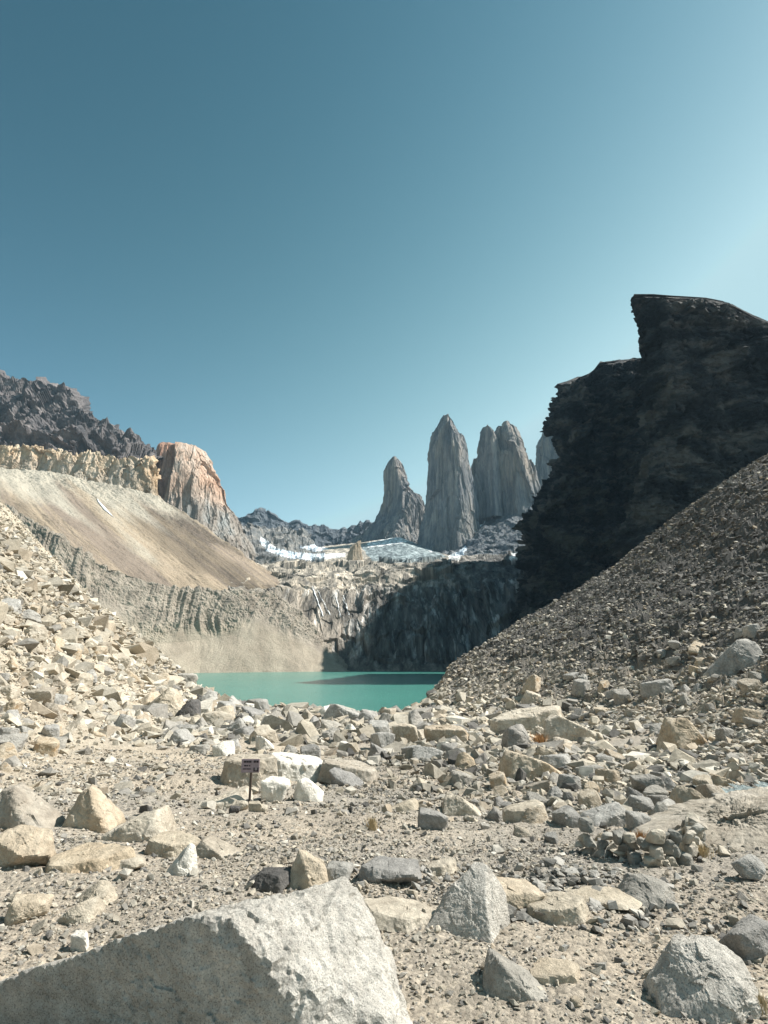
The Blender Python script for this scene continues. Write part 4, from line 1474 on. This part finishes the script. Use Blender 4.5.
# ------------------------------------------------------------------ stream
gq = [hit(a, b) for a, b in [(700, 803), (715, 799), (732, 797), (750, 797), (768, 795), (800, 793)]]
V, Fc = [], []
path = resample(np.array(gq), 60)
for i, q in enumerate(path):
    w = 0.22 + 0.16 * math.sin(i * 0.5) + 0.1 * math.sin(i * 1.3)
    V += [(q[0], q[1] - w, q[2] + 0.05), (q[0], q[1] + w + 0.3, q[2] + 0.05)]
    if i: Fc.append((2 * i - 2, 2 * i, 2 * i + 1, 2 * i - 1))
st = mesh_np("stream", V, Fc, M["stream"], True)
tag(st, kind="structure")

# ------------------------------------------------------------------ haze
HZ = 0.00004
if HZ > 0:
    bm = bmesh.new()
    bmesh.ops.create_cube(bm, size=1)
    for v in bm.verts:
        v.co = (v.co.x * 2 * 3300, v.co.y * 2 * 3300, -37 if v.co.z < 0 else 1150)
    me = bpy.data.meshes.new("haze"); bm.to_mesh(me); bm.free()
    hz = bpy.data.objects.new("haze", me); col.objects.link(hz)
    m = bpy.data.materials.new("thin_air"); m.use_nodes = True
    nt = m.node_tree
    nt.nodes.remove(nt.nodes["Principled BSDF"])
    pv = nt.nodes.new("ShaderNodeVolumePrincipled")
    pv.inputs["Color"].default_value = (0.50, 0.78, 1.0, 1)
    pv.inputs["Density"].default_value = HZ
    nt.links.new(pv.outputs[0], nt.nodes["Material Output"].inputs["Volume"])
    me.materials.append(m)
    tag(hz, kind="stuff")

# ------------------------------------------------------------------ light, sky, camera
SKY_G, SKY_M, SKY_E, SKY_S = (0.55, 0.50, 0.86), (3.1, 2.72, 2.90), (2.80, 1.88, 1.27), (1.58, 1.08, 0.68)
sc = bpy.context.scene
w = bpy.data.worlds.new("World")
sc.world = w
w.use_nodes = True
nt = w.node_tree
bg = nt.nodes["Background"]
sky = nt.nodes.new("ShaderNodeTexSky")
sky.sky_type = "NISHITA"
sky.sun_disc = False
sky.sun_elevation = math.radians(SUN_EL)
sky.sun_rotation = math.radians(SUN_AZ)
sky.altitude = 900
sky.air_density = 1.0
sky.dust_density = 1.2
sky.ozone_density = 1.5
def vmath(op, a, b):
    n = nt.nodes.new("ShaderNodeMath")
    n.operation = op
    for k, v in ((0, a), (1, b)):
        if isinstance(v, float):
            n.inputs[k].default_value = v
        else:
            nt.links.new(v, n.inputs[k])
    return n.outputs[0]


wtc = nt.nodes.new("ShaderNodeTexCoord")
wsp = nt.nodes.new("ShaderNodeSeparateXYZ")
nt.links.new(wtc.outputs["Generated"], wsp.inputs[0])
up = vmath("MAXIMUM", wsp.outputs[2], 0.0)
sep = nt.nodes.new("ShaderNodeSeparateColor")
comb = nt.nodes.new("ShaderNodeCombineColor")
nt.links.new(sky.outputs[0], sep.inputs[0])
for k in range(3):
    v = vmath("MULTIPLY", sep.outputs[k], 0.0793)
    v = vmath("POWER", v, SKY_G[k])
    v = vmath("MULTIPLY", v, SKY_M[k] / 0.17)
    # the air is paler low in the sky
    v = vmath("MULTIPLY", v, vmath("POWER", math.exp(-SKY_E[k]), up))
    # and paler on the sun's side
    v = vmath("MULTIPLY", v, vmath("POWER", math.exp(SKY_S[k]), wsp.outputs[0]))
    v = vmath("MINIMUM", v, (3.0, 4.4, 4.8)[k])
    nt.links.new(v, comb.inputs[k])
nt.links.new(comb.outputs[0], bg.inputs[0])
bg.inputs[1].default_value = 0.085
sl = bpy.data.lights.new("sun", "SUN")
sl.energy = 4.6
sl.angle = math.radians(0.5)
sl.color = (1.0, 0.95, 0.88)
so = bpy.data.objects.new("sun", sl)
col.objects.link(so)
a, e = math.radians(SUN_AZ), math.radians(SUN_EL)
dirv = Vector((math.sin(a) * math.cos(e), math.cos(a) * math.cos(e), math.sin(e)))
so.rotation_euler = dirv.to_track_quat("Z", "Y").to_euler()
so.location = dirv * 50

cam = bpy.data.cameras.new("camera")
co = bpy.data.objects.new("camera", cam)
col.objects.link(co)
co.location = (0, 0, CAMZ)
co.rotation_euler = (math.radians(90) + PITCH, 0, 0)
cam.sensor_fit = "VERTICAL"
cam.sensor_height = 24
cam.lens = F / 1024 * 24
cam.clip_start = 0.05
cam.clip_end = 40000
sc.camera = co
sc.render.resolution_x, sc.render.resolution_y = 768, 1024
sc.view_settings.view_transform = "Standard"
sc.view_settings.look = "None"
sc.view_settings.exposure = 1.0
sc.view_settings.gamma = 1
sc.cycles.use_denoising = True
sc.cycles.max_bounces = 5
sc.cycles.diffuse_bounces = 3
sc.cycles.volume_bounces = 0
